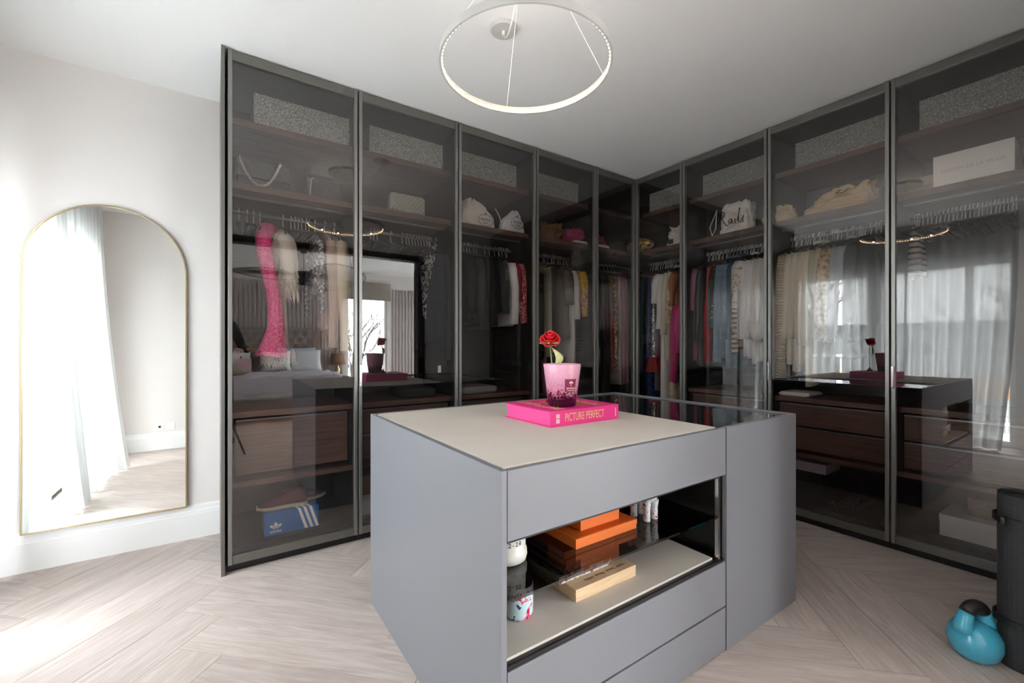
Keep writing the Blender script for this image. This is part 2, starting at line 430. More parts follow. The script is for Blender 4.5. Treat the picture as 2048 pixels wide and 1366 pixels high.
def pillow(label, loc, sx, sz, m, tilt=.35, rz=0, cat='pillow', name='pillow', group=None):
    vs = []; fs = []; n = 12
    for side in (1, -1):
        k0 = len(vs)
        for j in range(n+1):
            for i in range(n+1):
                u = i/n*2-1; v = j/n*2-1
                th = .09*(max(0, (1-u**4)*(1-v**4)))**.5*side
                pin = 1-.06*(1-abs(u))*(abs(v) > .9)
                vs.append((u*sx/2*(1-.08*(1-v*v)*abs(u)**3), th, v*sz/2*(1-.08*(1-u*u)*abs(v)**3)))
        for j in range(n):
            for i in range(n):
                a = k0+j*(n+1)+i; fs.append((a, a+1, a+n+2, a+n+1))
    M = Matrix.Translation(loc) @ Matrix.Rotation(rz, 4, 'Z') @ Matrix.Rotation(tilt, 4, 'X')
    o = MB().add(vs, fs).xf(M).obj(name, m, smooth=True, origin=loc)
    o['label'] = label; o['category'] = cat
    if group: o['group'] = group
    return o
M_PW = mat('pillow_white', (214, 216, 222), .9)
pillow('white pillow against the headboard at the far side of the bed', (.25, -3.98, .9), .66, .5, M_PW)
pillow('pale blue pillow against the headboard next to the bedside table', (1.35, -3.98, .9), .7, .52, mat('pillow_blue', (190, 204, 214), .9))
pillow('white frilled pillow in front, nearest the bedside table', (1.45, -3.76, .88), .6, .46, M_PW)
pillow('grey and white printed cushion in the middle of the bed', (.95, -3.7, .88), .5, .42, pattern('print_cushion', [(0, (220, 218, 214)), (.62, (90, 80, 74))], 'noise', 14))
pillow('printed cushion beside the pink bag on the bed', (.2, -3.7, .88), .5, .42, pattern('print_cushion2', [(0, (214, 210, 206)), (.6, (100, 88, 80))], 'noise', 11))
t = thing('paper_bag', 'small pale pink paper gift bag standing on the bed', 'bag', (.42, -3.45, .73))
MB().box(.30, .54, -3.5, -3.42, .73, .95, .004).obj('bag_body', mat('pale_pink_paper', (226, 176, 188), .7), t)
MB().tube([(.36, -3.46, .95), (.38, -3.46, 1.06), (.46, -3.46, 1.06), (.48, -3.46, .95)], .004, 5).obj('handle', M_PW, t)
mb = MB().lathe([(.16, 0), (.2, .03), (.19, .09), (.14, .14), (.05, .17)], (.2, -2.75, .72), 20, sx=1.3, sy=.9)
o = mb.obj('throw_blanket', mat('taupe_fleece', (150, 140, 126), .95, bump=.6, bscale=30), smooth=True, origin=(.2, -2.75, .72)); o['label'] = 'crumpled taupe throw blanket on the end of the bed'; o['category'] = 'blanket'
t = thing('bedside_table', 'dark wooden bedside table beside the bed, seen in the glass', 'table', (2.1, -4.0, 0))
MB().box(1.9, 2.3, -4.2, -3.8, .1, .55, .005).obj('cabinet', M_WAL, t)
for x in (1.93, 2.27):
    for y in (-4.17, -3.83): MB().tube([(x, y, 0), (x, y, .1)], .015, 8).obj('leg', M_BLACK, t)
MB().box(1.92, 2.28, -3.802, -3.79, .3, .52).obj('drawer', M_WAL, t)
t = thing('table_lamp', 'gold and black table lamp on the bedside table', 'lamp', (2.1, -4.0, .55))
MB().lathe([(.09, 0), (.09, .02), (.03, .04), (.05, .12), (.02, .22), (.015, .26)], (2.1, -4.0, .55), 16).obj('base', M_BRASS, t, smooth=True)
MB().lathe([(.16, 0), (.12, .22), (.118, .22), (.158, 0)], (2.1, -4.0, .79), 24).obj('lamp_shade', mat('amber_shade', (150, 112, 84), .7), t, smooth=True)

# vertigo style pendant
PX, PY, PZ = 1.23, -2.5, 2.30
t = thing('wire_pendant_lamp', 'large black wire pendant lamp over the bed, reflected in the glass', 'lamp', (PX, PY, PZ))
MB().tube([(PX, PY, PZ+.08), (PX, PY, CEIL)], .005, 6).obj('cord', M_BLACK, t)
MB().lathe([(.05, 0), (.05, .03), (.0, .03)], (PX, PY, CEIL-.03), 20).obj('ceiling_rose', M_BLACK, t)
MB().lathe([(.12, .10), (.15, -.10), (.147, -.10), (.117, .10)], (PX, PY, PZ), 20).xf(Matrix.Translation((PX, PY, PZ)) @ Matrix.Diagonal((1, 1, -1, 1)) @ Matrix.Translation((-PX, -PY, -PZ))).obj('lamp_shade', mat('black_mesh_shade', (24, 24, 26), .5), t)
MB().sphere((PX, PY, PZ-.02), .045, 12, 8, (1, 1, 1.3)).obj('bulb', mat('bulb_glow', (255, 214, 150), .4, emis=(255, 190, 110), estr=14), t, smooth=True)
l = bpy.data.lights.new('bulb_light', 'POINT'); l.energy = PENDANT_W; l.shadow_soft_size = .04; l.color = (1, .86, .70)
o = bpy.data.objects.new('bulb_light', l); COL.objects.link(o); o.parent = t; o.location = (0, 0, -.02)
wires = MB(); rim = []
for k in range(72):
    a = 2*PI*k/72; R = .62+.38*abs(math.cos(a))**1.2
    rim.append((PX+R*math.cos(a), PY+R*.75*math.sin(a), PZ+.04+.22*math.sin(a)*math.tanh(2.5*math.cos(a))))
wires.tube(rim+[rim[0]], .008, 5)
for k in range(72): wires.tube([(PX+.13*math.cos(2*PI*k/72), PY+.13*math.sin(2*PI*k/72), PZ+.05), rim[k]], .004, 4, False)
wires.obj('wire_brim', M_BLACK, t, kind='stuff')

# ------------------------------------------------------------------ outdoors
G_OUT = struct(MB().box(-60, 60, -60, 60, -3.3, -3.2).obj('ground', mat('pale_gravel', (200, 200, 196), .95, var=.2, vscale=.4)))  # pale tone raised so the ground bounces more daylight to the ceiling
struct(MB().box(-2.7, XW-.15, -4.6, 3.6, -.25, -.06).obj('balcony_floor', mat('paving_pale_bounce', (222, 222, 218), .9)))  # near-white base colour chosen to throw daylight up into the room
def railing(x0, y0, x1, y1, label):
    t = thing('balcony_railing', label, 'railing', ((x0+x1)/2, (y0+y1)/2, -.06))
    L = math.hypot(x1-x0, y1-y0); d = ((x1-x0)/L, (y1-y0)/L)
    for z in (.08, 1.0): MB().tube([(x0, y0, z), (x1, y1, z)], .022, 6).obj('rail', M_TRIM, t)
    m0 = MB().box(-.01, .01, -.01, .01, -.06, 1.0); me = bpy.data.meshes.new('baluster'); me.from_pydata(m0.v, [], m0.f); me.materials.append(M_TRIM)
    for k in range(int(L/.14)+1):
        o = bpy.data.objects.new('baluster', me); COL.objects.link(o); o.parent = t
        o.location = Vector((x0+d[0]*k*.14, y0+d[1]*k*.14, 0))-t.location
railing(-2.65, -4.5, -2.65, 3.5, 'white metal balcony railing outside the curtained windows')
railing(1.9, -5.6, 3.9, -5.6, 'white metal railing outside the bedroom window')
struct(MB().box(1.6, 4.2, -5.75, BY0-.12, -.25, -.06).obj('small_balcony_floor', MATS['paving_pale_bounce']))
def house(x, y, wx, wy, h, label, m, band):
    t = thing('distant_house', label, 'building', (x, y, -3.2))
    MB().box(x-wx/2, x+wx/2, y-wy/2, y+wy/2, -3.2, -3.2+h).obj('wall', m, t)
    MB().box(x-wx/2-.2, x+wx/2+.2, y-wy/2-.2, y+wy/2+.2, -3.2+h, -3.2+h+.35).obj('roof', mat('slate_roof', (92, 96, 104), .8), t)
    if band: MB().box(x-wx/2-.05, x+wx/2+.05, y-wy/2-.05, y+wy/2+.05, -3.2+h*.45, -3.2+h*.62).obj('timber_band', mat('orange_timber', (196, 150, 92), .8), t)
    for k in range(4):
        yy = y-wy/2+wy*(k+.5)/4
        MB().box(x+wx/2, x+wx/2+.04, yy-.5, yy+.5, -3.2+h*.68, -3.2+h*.9).obj('window', mat('far_window', (70, 80, 92), .2), t)
house(-22, 4, 6, 14, 5.0, 'long low grey house with a timber band beyond the balcony', mat('render_grey', (170, 172, 170), .9), True)
house(-26, -10, 6, 8, 5.6, 'pale rendered house far beyond the balcony to the south', mat('render_pale', (200, 200, 196), .9), False)
M_BARK = mat('bark', (84, 76, 70), .95)
def tree(x, y, h, label, seed):
    rnd = random.Random(seed); t = thing('bare_tree', label, 'tree', (x, y, -3.2))
    tr_ = MB(); tr_.tube([(x, y, -3.2), (x+.1, y, -3.2+h*.3), (x-.1, y+.1, -3.2+h*.5)], [.22, .17, .1], 7); tr_.obj('trunk', M_BARK, t)
    br = MB()
    def grow(p, d, L, r, k):
        q = p+d*L; br.tube([p, (p+q)/2+Vector((rnd.uniform(-.1, .1)*L,)*3), q], [r, r*.8, r*.6], 4, False)
        if k == 0: return
        for _ in range(3):
            e = (d+Vector((rnd.uniform(-.8, .8), rnd.uniform(-.8, .8), rnd.uniform(-.2, .6)))).normalized()
            grow(q if _ else p+d*L*.6, e, L*rnd.uniform(.55, .8), r*.55, k-1)
    for _ in range(4):
        grow(Vector((x, y, -3.2+h*rnd.uniform(.3, .5))), Vector((rnd.uniform(-.7, .7), rnd.uniform(-.7, .7), 1)).normalized(), h*.25, .08, 4)
    br.obj('branches', M_BARK, t, kind='stuff')
tree(-13, 1.5, 7, 'bare tree standing in front of the long grey house', 1)
tree(-15, 8, 8, 'tallest bare tree at the north end of the garden', 2)
tree(-12, -5, 6.5, 'bare tree in front of the pale rendered house', 3)
tree(3.5, -17, 6.5, 'bare tree framed by the bedroom window', 4)
tree(6.5, -20, 6.5, 'bare tree further off, right of the bedroom window view', 5)
mb = MB(); rnd = random.Random(9)
for k in range(90):
    mb.sphere((rnd.uniform(-18, 22), -24+rnd.uniform(-1, 1), -2.2+rnd.uniform(-.4, .6)), rnd.uniform(.7, 1.3), 7, 5)
o = mb.obj('winter_hedge', mat('hedge_brown', (104, 92, 84), .95, var=.4, vscale=3), kind='stuff'); o['label'] = 'brown winter hedge behind the garden of the bedroom'; o['category'] = 'hedge'
mb = MB()
for k in range(60):
    mb.sphere((-17+rnd.uniform(-1, 1), rnd.uniform(9, 22), -1.2+rnd.uniform(-1, 3.4)), rnd.uniform(.8, 1.5), 7, 5)
o = mb.obj('conifer_row', mat('conifer_green', (62, 74, 60), .95, var=.4, vscale=3), kind='stuff'); o['label'] = 'dark green row of conifers north of the long grey house'; o['category'] = 'hedge'

# ------------------------------------------------------------------ curtains
M_SH = sheer('sheer_curtain', (198, 198, 197), .10)
def curtain(label, y0, y1, seed, flare):
    rnd = random.Random(seed); n = int((y1-y0)/.012); m = 22; vs = []; fs = []
    ph = rnd.uniform(0, 6)
    for j in range(m+1):
        s = j/m; z = 2.70*(1-s)+.012*s
        for i in range(n+1):
            u = i/n; y = y0+(y1-y0)*u
            a = .022+.028*s**1.5
            x = -.945+flare*s**1.8*(.75+.25*math.sin(u*5+ph))+a*math.sin(u*(y1-y0)*2*PI/.125+ph+.5*math.sin(u*7+s*2)) + .02*s*math.sin(u*9+ph)
            vs.append((x, y-(.10*s**2)*(u-.5)+.06*s*s*math.sin(ph), z))
    for j in range(m):
        for i in range(n):
            a = j*(n+1)+i; fs.append((a, a+1, a+n+2, a+n+1))
    loc = (-.93, (y0+y1)/2, 0)
    t = thing('sheer_curtain', label, 'curtain', loc)
    MB().add(vs, fs).obj('fabric', M_SH, t, smooth=True)
    MB().box(-.965, -.925, y0, y1, 2.70, 2.735).obj('heading_tape', M_WHITEP, t)
curtain('sheer white curtain panel nearest the socket wall', .80, 1.78, 3, .19)
curtain('sheer white curtain panel hanging in the middle of the window wall', 1.765, 2.48, 5, .14)
curtain('sheer white curtain panel nearest the arched mirror wall', 2.49, 3.14, 8, .0)
o = MB().box(-.975, -.915, .15, 3.28, 2.735, 2.75).obj('curtain_track', M_WHITEP); o['label'] = 'white ceiling curtain track above the sheer curtains'; o['category'] = 'curtain track'

# ------------------------------------------------------------------ arched mirror
t = thing('arched_mirror', 'tall arched floor mirror with a thin brass frame leaning on the wall', 'mirror', (-.487, 3.32, .205))
mx0, mx1, mz0, mzs, mzt = -.83, -.145, .207, 1.62, 1.985
def arch(r_off):
    pts = [(mx0-r_off, mz0-r_off), (mx1+r_off, mz0-r_off)]
    cx_ = (mx0+mx1)/2; rx = (mx1-mx0)/2+r_off; rz_ = mzt-mzs+r_off
    for k in range(33):
        a = PI*k/32; pts.append((cx_+rx*math.cos(a), mzs+rz_*math.sin(a)))
    return pts
tilt = math.tan(math.radians(.43))
def yo(z): return 3.327+(z-mz0)*tilt*0.9
inn = arch(0); outr = arch(.007)
def rr(poly, dy): return [(x, yo(z)+dy, z) for x, z in poly]
MB().loft([rr(inn, 0), rr(inn, .006)]).obj('mirror_glass', M_MIRROR, t)
f_ = MB(); n = len(inn); A_ = rr(outr, -.006); B_ = rr(inn, -.006); C_ = rr(inn, -.0005); D_ = rr(outr, .007)
vs = A_+B_+C_+D_; fs = []
for i in range(n):
    j = (i+1) % n
    fs += [(i, j, n+j, n+i), (n+i, n+j, 2*n+j, 2*n+i), (i, 3*n+i, 3*n+j, j)]
f_.add(vs, fs).obj('frame', M_BRASS, t)

# sockets
for k, x in enumerate((-.53, -.43)):
    lab = ('white socket plate on the front wall, the one nearer the curtain', 'white socket plate on the front wall, the one nearer the opening')[k]
    t = thing('wall_socket', lab, 'socket', (x, YF, .27))
    MB().box(x-.043, x+.043, YF, YF+.008, .225, .31, .002).obj('plate', M_WHITEP, t)
    MB().box(x-.012, x+.012, YF+.008, YF+.012, .258, .282).obj('switch' if k else 'outlet', M_BLACK if not k else M_WHITEP, t)

# ------------------------------------------------------------------ wardrobes
YA, XB = 2.70, 3.25          # outer faces of the doors
bA = [.055, .722, 1.403, 2.085, 2.744, 3.255]
bB = [2.70, 2.207, 1.525, .843, .16]
ZT = 2.742
SH1 = (2.393, 2.430); SH2 = (2.045, 2.082); BASE = .115
namesA = ['first unit from the mirror in the left wardrobe run', 'second unit from the mirror in the left wardrobe run', 'third unit from the mirror in the left wardrobe run',
          'fourth unit from the mirror in the left wardrobe run', 'narrow corner unit of the left wardrobe run']
namesB = ['narrow corner unit of the right wardrobe run', 'second unit from the corner in the right wardrobe run', 'third unit from the corner in the right wardrobe run',
          'last unit of the right wardrobe run, nearest the yoga mat']
def wardrobe(run, k):
    A = run == 'A'
    a, b = (bA[k], bA[k+1]) if A else (bB[k+1], bB[k])
    cen = (a+b)/2; loc = (cen, YA+.3, 0) if A else (XB+.3, cen, 0)
    t = thing('wardrobe_unit', 'smoked glass wardrobe, '+(namesA if A else namesB)[k], 'wardrobe', loc, group=None)
    W = M_WAL if A else M_WALY
    def bx(mb, u0, u1, d0, d1, z0, z1, bv=0):      # u along the run, d depth from the door face
        return mb.box(u0, u1, YA+d0, YA+d1, z0, z1, bv) if A else mb.box(XB+d0, XB+d1, u0, u1, z0, z1, bv)
    corner = (A and k == 4) or (not A and k == 0)
    ia, ib = a+.012, b-.012
    sides = []
    if A: sides = [a] + ([] if corner else [b])
    else: sides = [a] + ([] if corner else [b])
    for sidx in sides:
        u0, u1 = (sidx, sidx+.012) if sidx == a else (sidx-.012, sidx)
        bx(MB(), u0, u1, .05, .62, .045, ZT).obj('side_panel', M_INT, t)
    e1 = ib if not corner else (3.86 if A else 2.78)
    bx(MB(), ia, e1, .60, .618, BASE, 2.72).obj('back_panel', M_INT, t)
    if not A and corner: pass
    bx(MB(), ia, e1, .05, .62, 2.70, 2.72).obj('top_panel', M_INT, t)
    bx(MB(), ia, e1 if not (corner and not A) else ib, .05, .62, BASE-.03, BASE).obj('bottom_panel', M_INT, t)
    bx(MB(), a+.001, b-.001, .035, .055, 0, .045).obj('plinth', M_BLACK, t)
    for z0, z1 in (SH1, SH2):
        bx(MB(), ia, e1 if A else ib, .09, .60, z0, z1).obj('shelf', W, t)
    bx(MB(), ia, ib, .20, .212, SH2[0]-.012, SH2[0]).obj('light_profile', M_STEEL, t)
    # rail
    rl = MB(); zr = 1.985
    if A: rl.tube([(ia, YA+.345, zr), (e1 if corner else ib, YA+.345, zr)], .011, 10)
    else: rl.tube([(XB+.345, ia, zr), (XB+.345, ib, zr)], .011, 10)
    rl.obj('hanging_rail', M_STEEL, t, smooth=True)
    draw = (A and k in (0, 1, 2)) or (not A and k in (1, 2, 3))
    if draw:
        bx(MB(), ia, ib, .07, .60, .802, .834).obj('counter_slab', W, t)
        bx(MB(), ia, ib, .07, .60, .425, .455).obj('lower_slab', W, t)
        bx(MB(), ia, ia+.02, .09, .60, .455, .802).obj('drawer_side', M_INT, t)
        bx(MB(), ib-.02, ib, .09, .60, .455, .802).obj('drawer_side', M_INT, t)
        rows = [(.487, .788)] if A and k == 0 else [(.640, .788), (.475, .628)]
        for z0, z1 in rows:
            d = bx(MB(), ia+.03, ib-.03, .09, .55, z0, z1-.008).obj('drawer', W, t)
            bx(MB(), ia+.03, ib-.03, .085, .105, z1-.007, z1).obj('handle_strip', M_STEEL, d)
    # door
    g = .004; d = bx(MB(), a+g, a+g+.020, 0, .032, .045, ZT).obj('door', M_STILE, t, bevel=.002)
    bx(MB(), b-g-.020, b-g, 0, .032, .045, ZT).obj('door_stile', M_STILE, d, bevel=.002)
    bx(MB(), a+g+.020, b-g-.020, .004, .030, ZT-.052, ZT-.002).obj('top_rail', M_FRAME, d, bevel=.0015)
    bx(MB(), a+g+.020, b-g-.020, .004, .030, .045, .092).obj('bottom_rail', M_FRAME, d, bevel=.0015)
    bx(MB(), a+g+.018, b-g-.018, .011, .016, .088, ZT-.048).obj('glass_pane', M_GLASS, d)
    hk = {('A', 1): a, ('B', 2): b, ('B', 3): b}.get((run, k))
    if hk is not None:
        u0 = hk+.006 if hk == a else hk-.020
        bx(MB(), u0, u0+.014, -.012, .004, .945, 1.075, .002).obj('handle', M_CHROME, d)
    return t
for k in range(5): wardrobe('A', k)
for k in range(4): wardrobe('B', k)
# corner back panel & end panels
t = thing('wardrobe_corner', 'dark lined inner corner where the two wardrobe runs meet', 'wardrobe', (3.6, 3.0, 0))
MB().box(XB+.60, XB+.618, 2.695, YA+.60, BASE, 2.72).obj('back_panel', M_INT, t)
MB().box(XB+.03, XB+.6, 2.695, YA+.05, 2.70, 2.72).obj('top_panel', M_INT, t)
MB().box(XB+.03, XB+.6, 2.695, YA+.05, BASE-.03, BASE).obj('bottom_panel', M_INT, t)
MB().box(XB+.005, XB+.035, YA+.003, YA+.035, 0, ZT).obj('corner_post', M_FRAME, t)
o = MB().box(.030, .046, YA-.005, YW-.001, 0, 2.748).obj('end_panel', M_FRAME); o['label'] = 'tall thin grey end panel beside the arched mirror wall'; o['category'] = 'panel'
o = MB().box(XB-.005, XR-.001, .135, .152, 0, 2.748).obj('end_panel', M_FRAME); o['label'] = 'thin end panel closing the right wardrobe run by the yoga mat'; o['category'] = 'panel'

# ------------------------------------------------------------------ island
IX0, IX1, IY0, IY1, IZ = .602, 2.25, .93, 2.045, .876
SX = 1.655
t = thing('dressing_island', 'grey lacquered dressing island with leather top in the middle of the room', 'island', (1.43, 1.5, 0))
ISL = t
MB().box(IX0, IX0+.018, IY0-.003, IY1, 0, IZ).obj('side_panel', M_ISL, t, bevel=.0012)
MB().box(SX, IX1, IY0-.003, IY0+.017, 0, IZ).obj('front_panel', M_ISL, t, bevel=.0012)
MB().box(IX1-.018, IX1, IY0+.018, IY1, 0, IZ).obj('side_panel', M_ISL, t, bevel=.0012)
MB().box(IX0+.019, IX1-.019, IY1-.018, IY1, 0, IZ).obj('back_panel', M_ISL, t, bevel=.0012)
MB().box(IX0+.022, SX-.004, IY0, IY0+.018, .690, IZ-.002).obj('drawer', M_ISL, t, bevel=.001)
MB().box(IX0+.022, SX-.004, IY0, IY0+.018, .178, .352).obj('drawer', M_ISL, t, bevel=.001)
MB().box(IX0+.022, SX-.004, IY0, IY0+.018, .006, .171).obj('drawer', M_ISL, t, bevel=.001)
# carcass
M_IB = mat('island_inner_black', (22, 21, 21), .35)
MB().box(IX0+.0185, IX0+.024, IY0+.019, IY1-.02, .37, .845).obj('inner_side', M_IB, t)
MB().box(SX-.012, SX, IY0+.019, IY1-.02, .0, .845).obj('partition', M_IB, t)
MB().box(IX0+.025, SX-.013, IY0+.62, IY0+.63, .37, .845).obj('inner_back', M_IB, t)
MB().box(IX0+.025, SX-.013, IY0+.019, IY0+.61, .675, .69).obj('upper_panel', M_IB, t)
MB().box(IX0+.025, SX-.013, IY0+.004, IY0+.61, .352, .364).obj('tray_base', M_IB, t)
MB().box(IX0+.025, SX-.06, IY0+.022, IY0+.60, .364, .372).obj('leather_tray', M_LEATH, t)
MB().box(SX-.045, SX-.032, IY0+.006, IY0+.02, .364, .69).obj('chrome_post', M_CHROME, t)
MB().box(IX0+.025, SX-.05, IY0+.008, IY0+.60, .524, .532).obj('glass_shelf', M_SMOKE, t)
MB().box(SX+.001, IX1-.019, IY0+.018, IY1-.02, .74, .75).obj('jewellery_tray', mat('taupe_suede', (62, 58, 56), .9), t)
MB().box(IX0+.025, SX-.02, IY0+.019, IY1-.019, .845, .868).obj('top_panel', M_IB, t)
MB().box(IX0+.026, SX-.030, IY0+.026, IY1-.022, .868, .8755, .001).obj('leather_top', M_LEATH, t)
MB().box(SX-.022, IX1-.0185, IY0+.020, IY1-.019, .862, .868).obj('glass_top', glassy('island_dark_glass', (.25, .25, .25), .08), t)
# dividers in jewellery tray
for k in range(1, 4): MB().box(SX+.02, IX1-.02, IY0+.05+k*.26, IY0+.055+k*.26, .75, .80).obj('divider', M_IB, t)

# ------------------------------------------------------------------ ring lamp
RC = Vector((.985, 1.345, 2.27)); RR = .327
t = thing('ring_pendant', 'white hoop pendant light with a row of small glowing bulbs above the island', 'lamp', RC)
M_RING = mat('ring_white', (206, 204, 200), .5)
n = 96; rings = []
for k in range(n+1):
    a = 2*PI*k/n; ca, sa = math.cos(a), math.sin(a)
    rings.append([(RC.x+r*ca, RC.y+r*sa, RC.z+z) for r, z in ((RR, .014), (RR, -.014), (RR-.008, -.014), (RR-.008, .014))])
MB().loft(rings, cap=False).obj('hoop', M_RING, t)
m0 = MB().sphere((0, 0, 0), .0042, 8, 5); me = bpy.data.meshes.new('bulb'); me.from_pydata(m0.v, [], m0.f)
me.materials.append(mat('led_glow', (255, 236, 210), .4, emis=(255, 206, 150), estr=3.2))
for k in range(n):
    a = 2*PI*(k+.5)/n
    o = bpy.data.objects.new('bulb', me); COL.objects.link(o); o.parent = t
    o.location = ((RR-.0095)*math.cos(a), (RR-.0095)*math.sin(a), -.007)
for k in range(12):       # the hoop's own light, spots added beside its bulbs, aimed inward and up
    a = 2*PI*k/12; l = bpy.data.lights.new('hoop_light', 'SPOT'); l.energy = RING_W; l.spot_size = math.radians(140); l.spot_blend = .6
    l.shadow_soft_size = .004; l.color = (1, .93, .84)
    o = bpy.data.objects.new('hoop_light', l); COL.objects.link(o); o.parent = t; o.location = ((RR-.02)*math.cos(a), (RR-.02)*math.sin(a), .0); o.rotation_euler = (0, PI/2+.35, a)
MB().lathe([(.15, 0), (.15, .022), (.0, .022)], (RC.x, RC.y, CEIL-.022), 36).obj('ceiling_plate', M_RING, t)
for k in range(4):
    a = PI/4+k*PI/2+.42
    MB().tube([(RC.x+(RR-.004)*math.cos(a), RC.y+(RR-.004)*math.sin(a), RC.z+.012), (RC.x+.05*math.cos(a), RC.y+.05*math.sin(a), CEIL-.02)], .0012, 5).obj('suspension_wire', M_WHITEP, t)
cp = on_z(1007, 55, CEIL)
t = thing('ceiling_rose', 'small white round ceiling rose with a looping flex beside the hoop light', 'ceiling rose', (cp.x, cp.y, CEIL))
MB().lathe([(.0, -.02), (.060, -.02), (.066, -.012), (.066, 0)], (cp.x, cp.y, CEIL), 32).obj('cover', M_RING, t, smooth=False)
MB().lathe([(.008, -.04), (.008, -.02)], (cp.x, cp.y, CEIL), 10).obj('cord_grip', M_WHITEP, t)
pts = []
for k in range(15):
    s = k/14; p = Vector((cp.x, cp.y, CEIL-.04)).lerp(Vector((RC.x+.05, RC.y+.1, CEIL-.02)), s); p.z -= .10*math.sin(PI*s)**.8*(1-s*.4); pts.append(p)
MB().tube(pts, .004, 6).obj('flex', M_WHITEP, t, smooth=True)

# ------------------------------------------------------------------ things on and in the island
M_PINK = mat('hot_pink_cloth', (240, 52, 140), .55); M_PINKP = mat('hot_pink_pages', (248, 92, 168), .8)
M_GOLD = mat('gold_foil_letters', (232, 196, 130), .5)
bx0, bx1, by0, by1, bz0, bz1 = 1.078, 1.462, 1.307, 1.625, .8755, .9385
t = thing('coffee_table_book', 'thick hot pink book with gold spine lettering lying on the island top', 'book', ((bx0+bx1)/2, (by0+by1)/2, bz0))
MB().box(bx0, bx1, by0, by1, bz0, bz0+.004).obj('cover', M_PINK, t, bevel=.001)
MB().box(bx0, bx1, by0, by1, bz1-.004, bz1).obj('cover', M_PINK, t, bevel=.001)
MB().box(bx0, bx1, by0, by0+.005, bz0+.004, bz1-.004).obj('spine', M_PINK, t)
MB().box(bx0+.006, bx1-.006, by0+.005, by1-.006, bz0+.004, bz1-.004).obj('pages', M_PINKP, t)
R_F = basis((1, 0, 0), (0, 0, 1))          # faces -Y
R_UP = Matrix.Identity(3)
text('title', 'PICTURE PERFECT', .046, M_GOLD, t, (1.262, by0-.0003, .907), R_F, .60)
M_PALE = mat('pale_pink_print', (244, 200, 206), .6)
MB().box(bx0+.028, bx0+.046, by0-.0008, by0, .889, .906).obj('emblem', M_PALE, t)
MB().box(bx0+.028, bx0+.046, by0-.0008, by0, .909, .925).obj('emblem', M_PALE, t)
MB().box(bx1-.022, bx1-.017, by0-.0008, by0, .889, .925).obj('author_line', M_PALE, t)
text('cover_title', 'PICTURE', .07, M_GOLD, t, (1.16, 1.47, bz1+.0002), basis((0, 1, 0), (-1, 0, 0)), 1)
text('cover_title', 'PERFECT', .07, M_GOLD, t, (1.38, 1.47, bz1+.0002), basis((0, 1, 0), (-1, 0, 0)), 1)
MB().box(1.21, 1.33, 1.37, 1.57, bz1, bz1+.0006).obj('cover_plate', mat('orange_gold_plate', (226, 130, 80), .5), t)

# scented candle glass
cx_, cy_ = 1.224, 1.408; cz = bz1+.0006
M_CUP = pattern('pink_marbled_glass', [(0, (96, 28, 64)), (.40, (176, 84, 124)), (.5, (222, 140, 172)), (1, (236, 172, 196))], 'noise', 14, rough=.12, bump=0, stretch=(1, 1, 1), constant=False)
def cupmat():
    m, n, b = newmat('pink_plum_glass'); b.inputs['Roughness'].default_value = .1; b.inputs['Coat Weight'].default_value = .5
    tc_ = n.nodes.new('ShaderNodeTexCoord'); sp = n.nodes.new('ShaderNodeSeparateXYZ'); nz = n.nodes.new('ShaderNodeTexNoise')
    nz.inputs['Scale'].default_value = 42; nz.inputs['Detail'].default_value = 6; nz.inputs['Distortion'].default_value = 2.5
    ad = n.nodes.new('ShaderNodeMath'); ad.operation = 'MULTIPLY_ADD'; ad.inputs[1].default_value = .13
    sb = n.nodes.new('ShaderNodeMath'); sb.operation = 'SUBTRACT'; sb.inputs[1].default_value = .065
    n.links.new(tc_.outputs['Object'], sp.inputs[0]); n.links.new(tc_.outputs['Object'], nz.inputs[0])
    n.links.new(nz.outputs['Fac'], ad.inputs[0]); n.links.new(sp.outputs['Z'], ad.inputs[2]); n.links.new(ad.outputs[0], sb.inputs[0])
    r = n.nodes.new('ShaderNodeValToRGB'); e = r.color_ramp.elements
    while len(e) < 6: e.new(.5)
    for q, (p, c_) in zip(e, [(0, (34, 8, 26)), (.040, (46, 12, 36)), (.052, (140, 62, 96)), (.066, (206, 136, 166)), (.092, (224, 160, 188)), (.16, (240, 178, 202))]):
        q.position = p; q.color = lin(c_)+[1]
    n.links.new(sb.outputs[0], r.inputs[0]); n.links.new(r.outputs[0], b.inputs['Base Color'])
    return m
t = thing('scented_candle_glass', 'tapered pink and dark plum glass candle pot standing on the pink book', 'candle', (cx_, cy_, cz))
MB().lathe([(.052, 0), (.059, .004), (.0805, .176), (.0805, .178), (.077, .178), (.072, .12), (0, .12)], (cx_, cy_, cz), 40).obj('glass_pot', cupmat(), t, smooth=False)
for p in t.children[0].data.polygons: p.use_smooth = len(p.vertices) == 4
MB().lathe([(.071, .0), (.0715, .012), (0, .012)], (cx_, cy_, cz+.12), 30).obj('wax', mat('pink_wax', (238, 190, 206), .5), t)
ang = -.95
d3 = Vector((math.cos(ang), math.sin(ang), 0)); tx_ = Vector((-d3.y, d3.x, 0))
dirc = Vector((-cx_, -cy_, 0)).normalized(); side = Vector((-dirc.y, dirc.x, 0))
ld = (dirc*.86+side*.5).normalized(); ltan = Vector((-ld.y, ld.x, 0)); cp0 = Vector((cx_, cy_, cz+.095))
slope = Vector((ld.x*.12, ld.y*.12, 1)).normalized()
lb = MB(); r_l = .0735
for s_ in (0,):
    vs = []
    for a in (-.36, -.18, 0, .18, .36):
        for zz in (.065, .118):
            rr_ = .0595+.0205*zz/.176+.0012
            q = ld*math.cos(a)+ltan*math.sin(a); vs.append((cx_+q.x*rr_, cy_+q.y*rr_, cz+zz))
    fs = [(2*i, 2*i+2, 2*i+3, 2*i+1) for i in range(4)]
    lb.add(vs, fs)
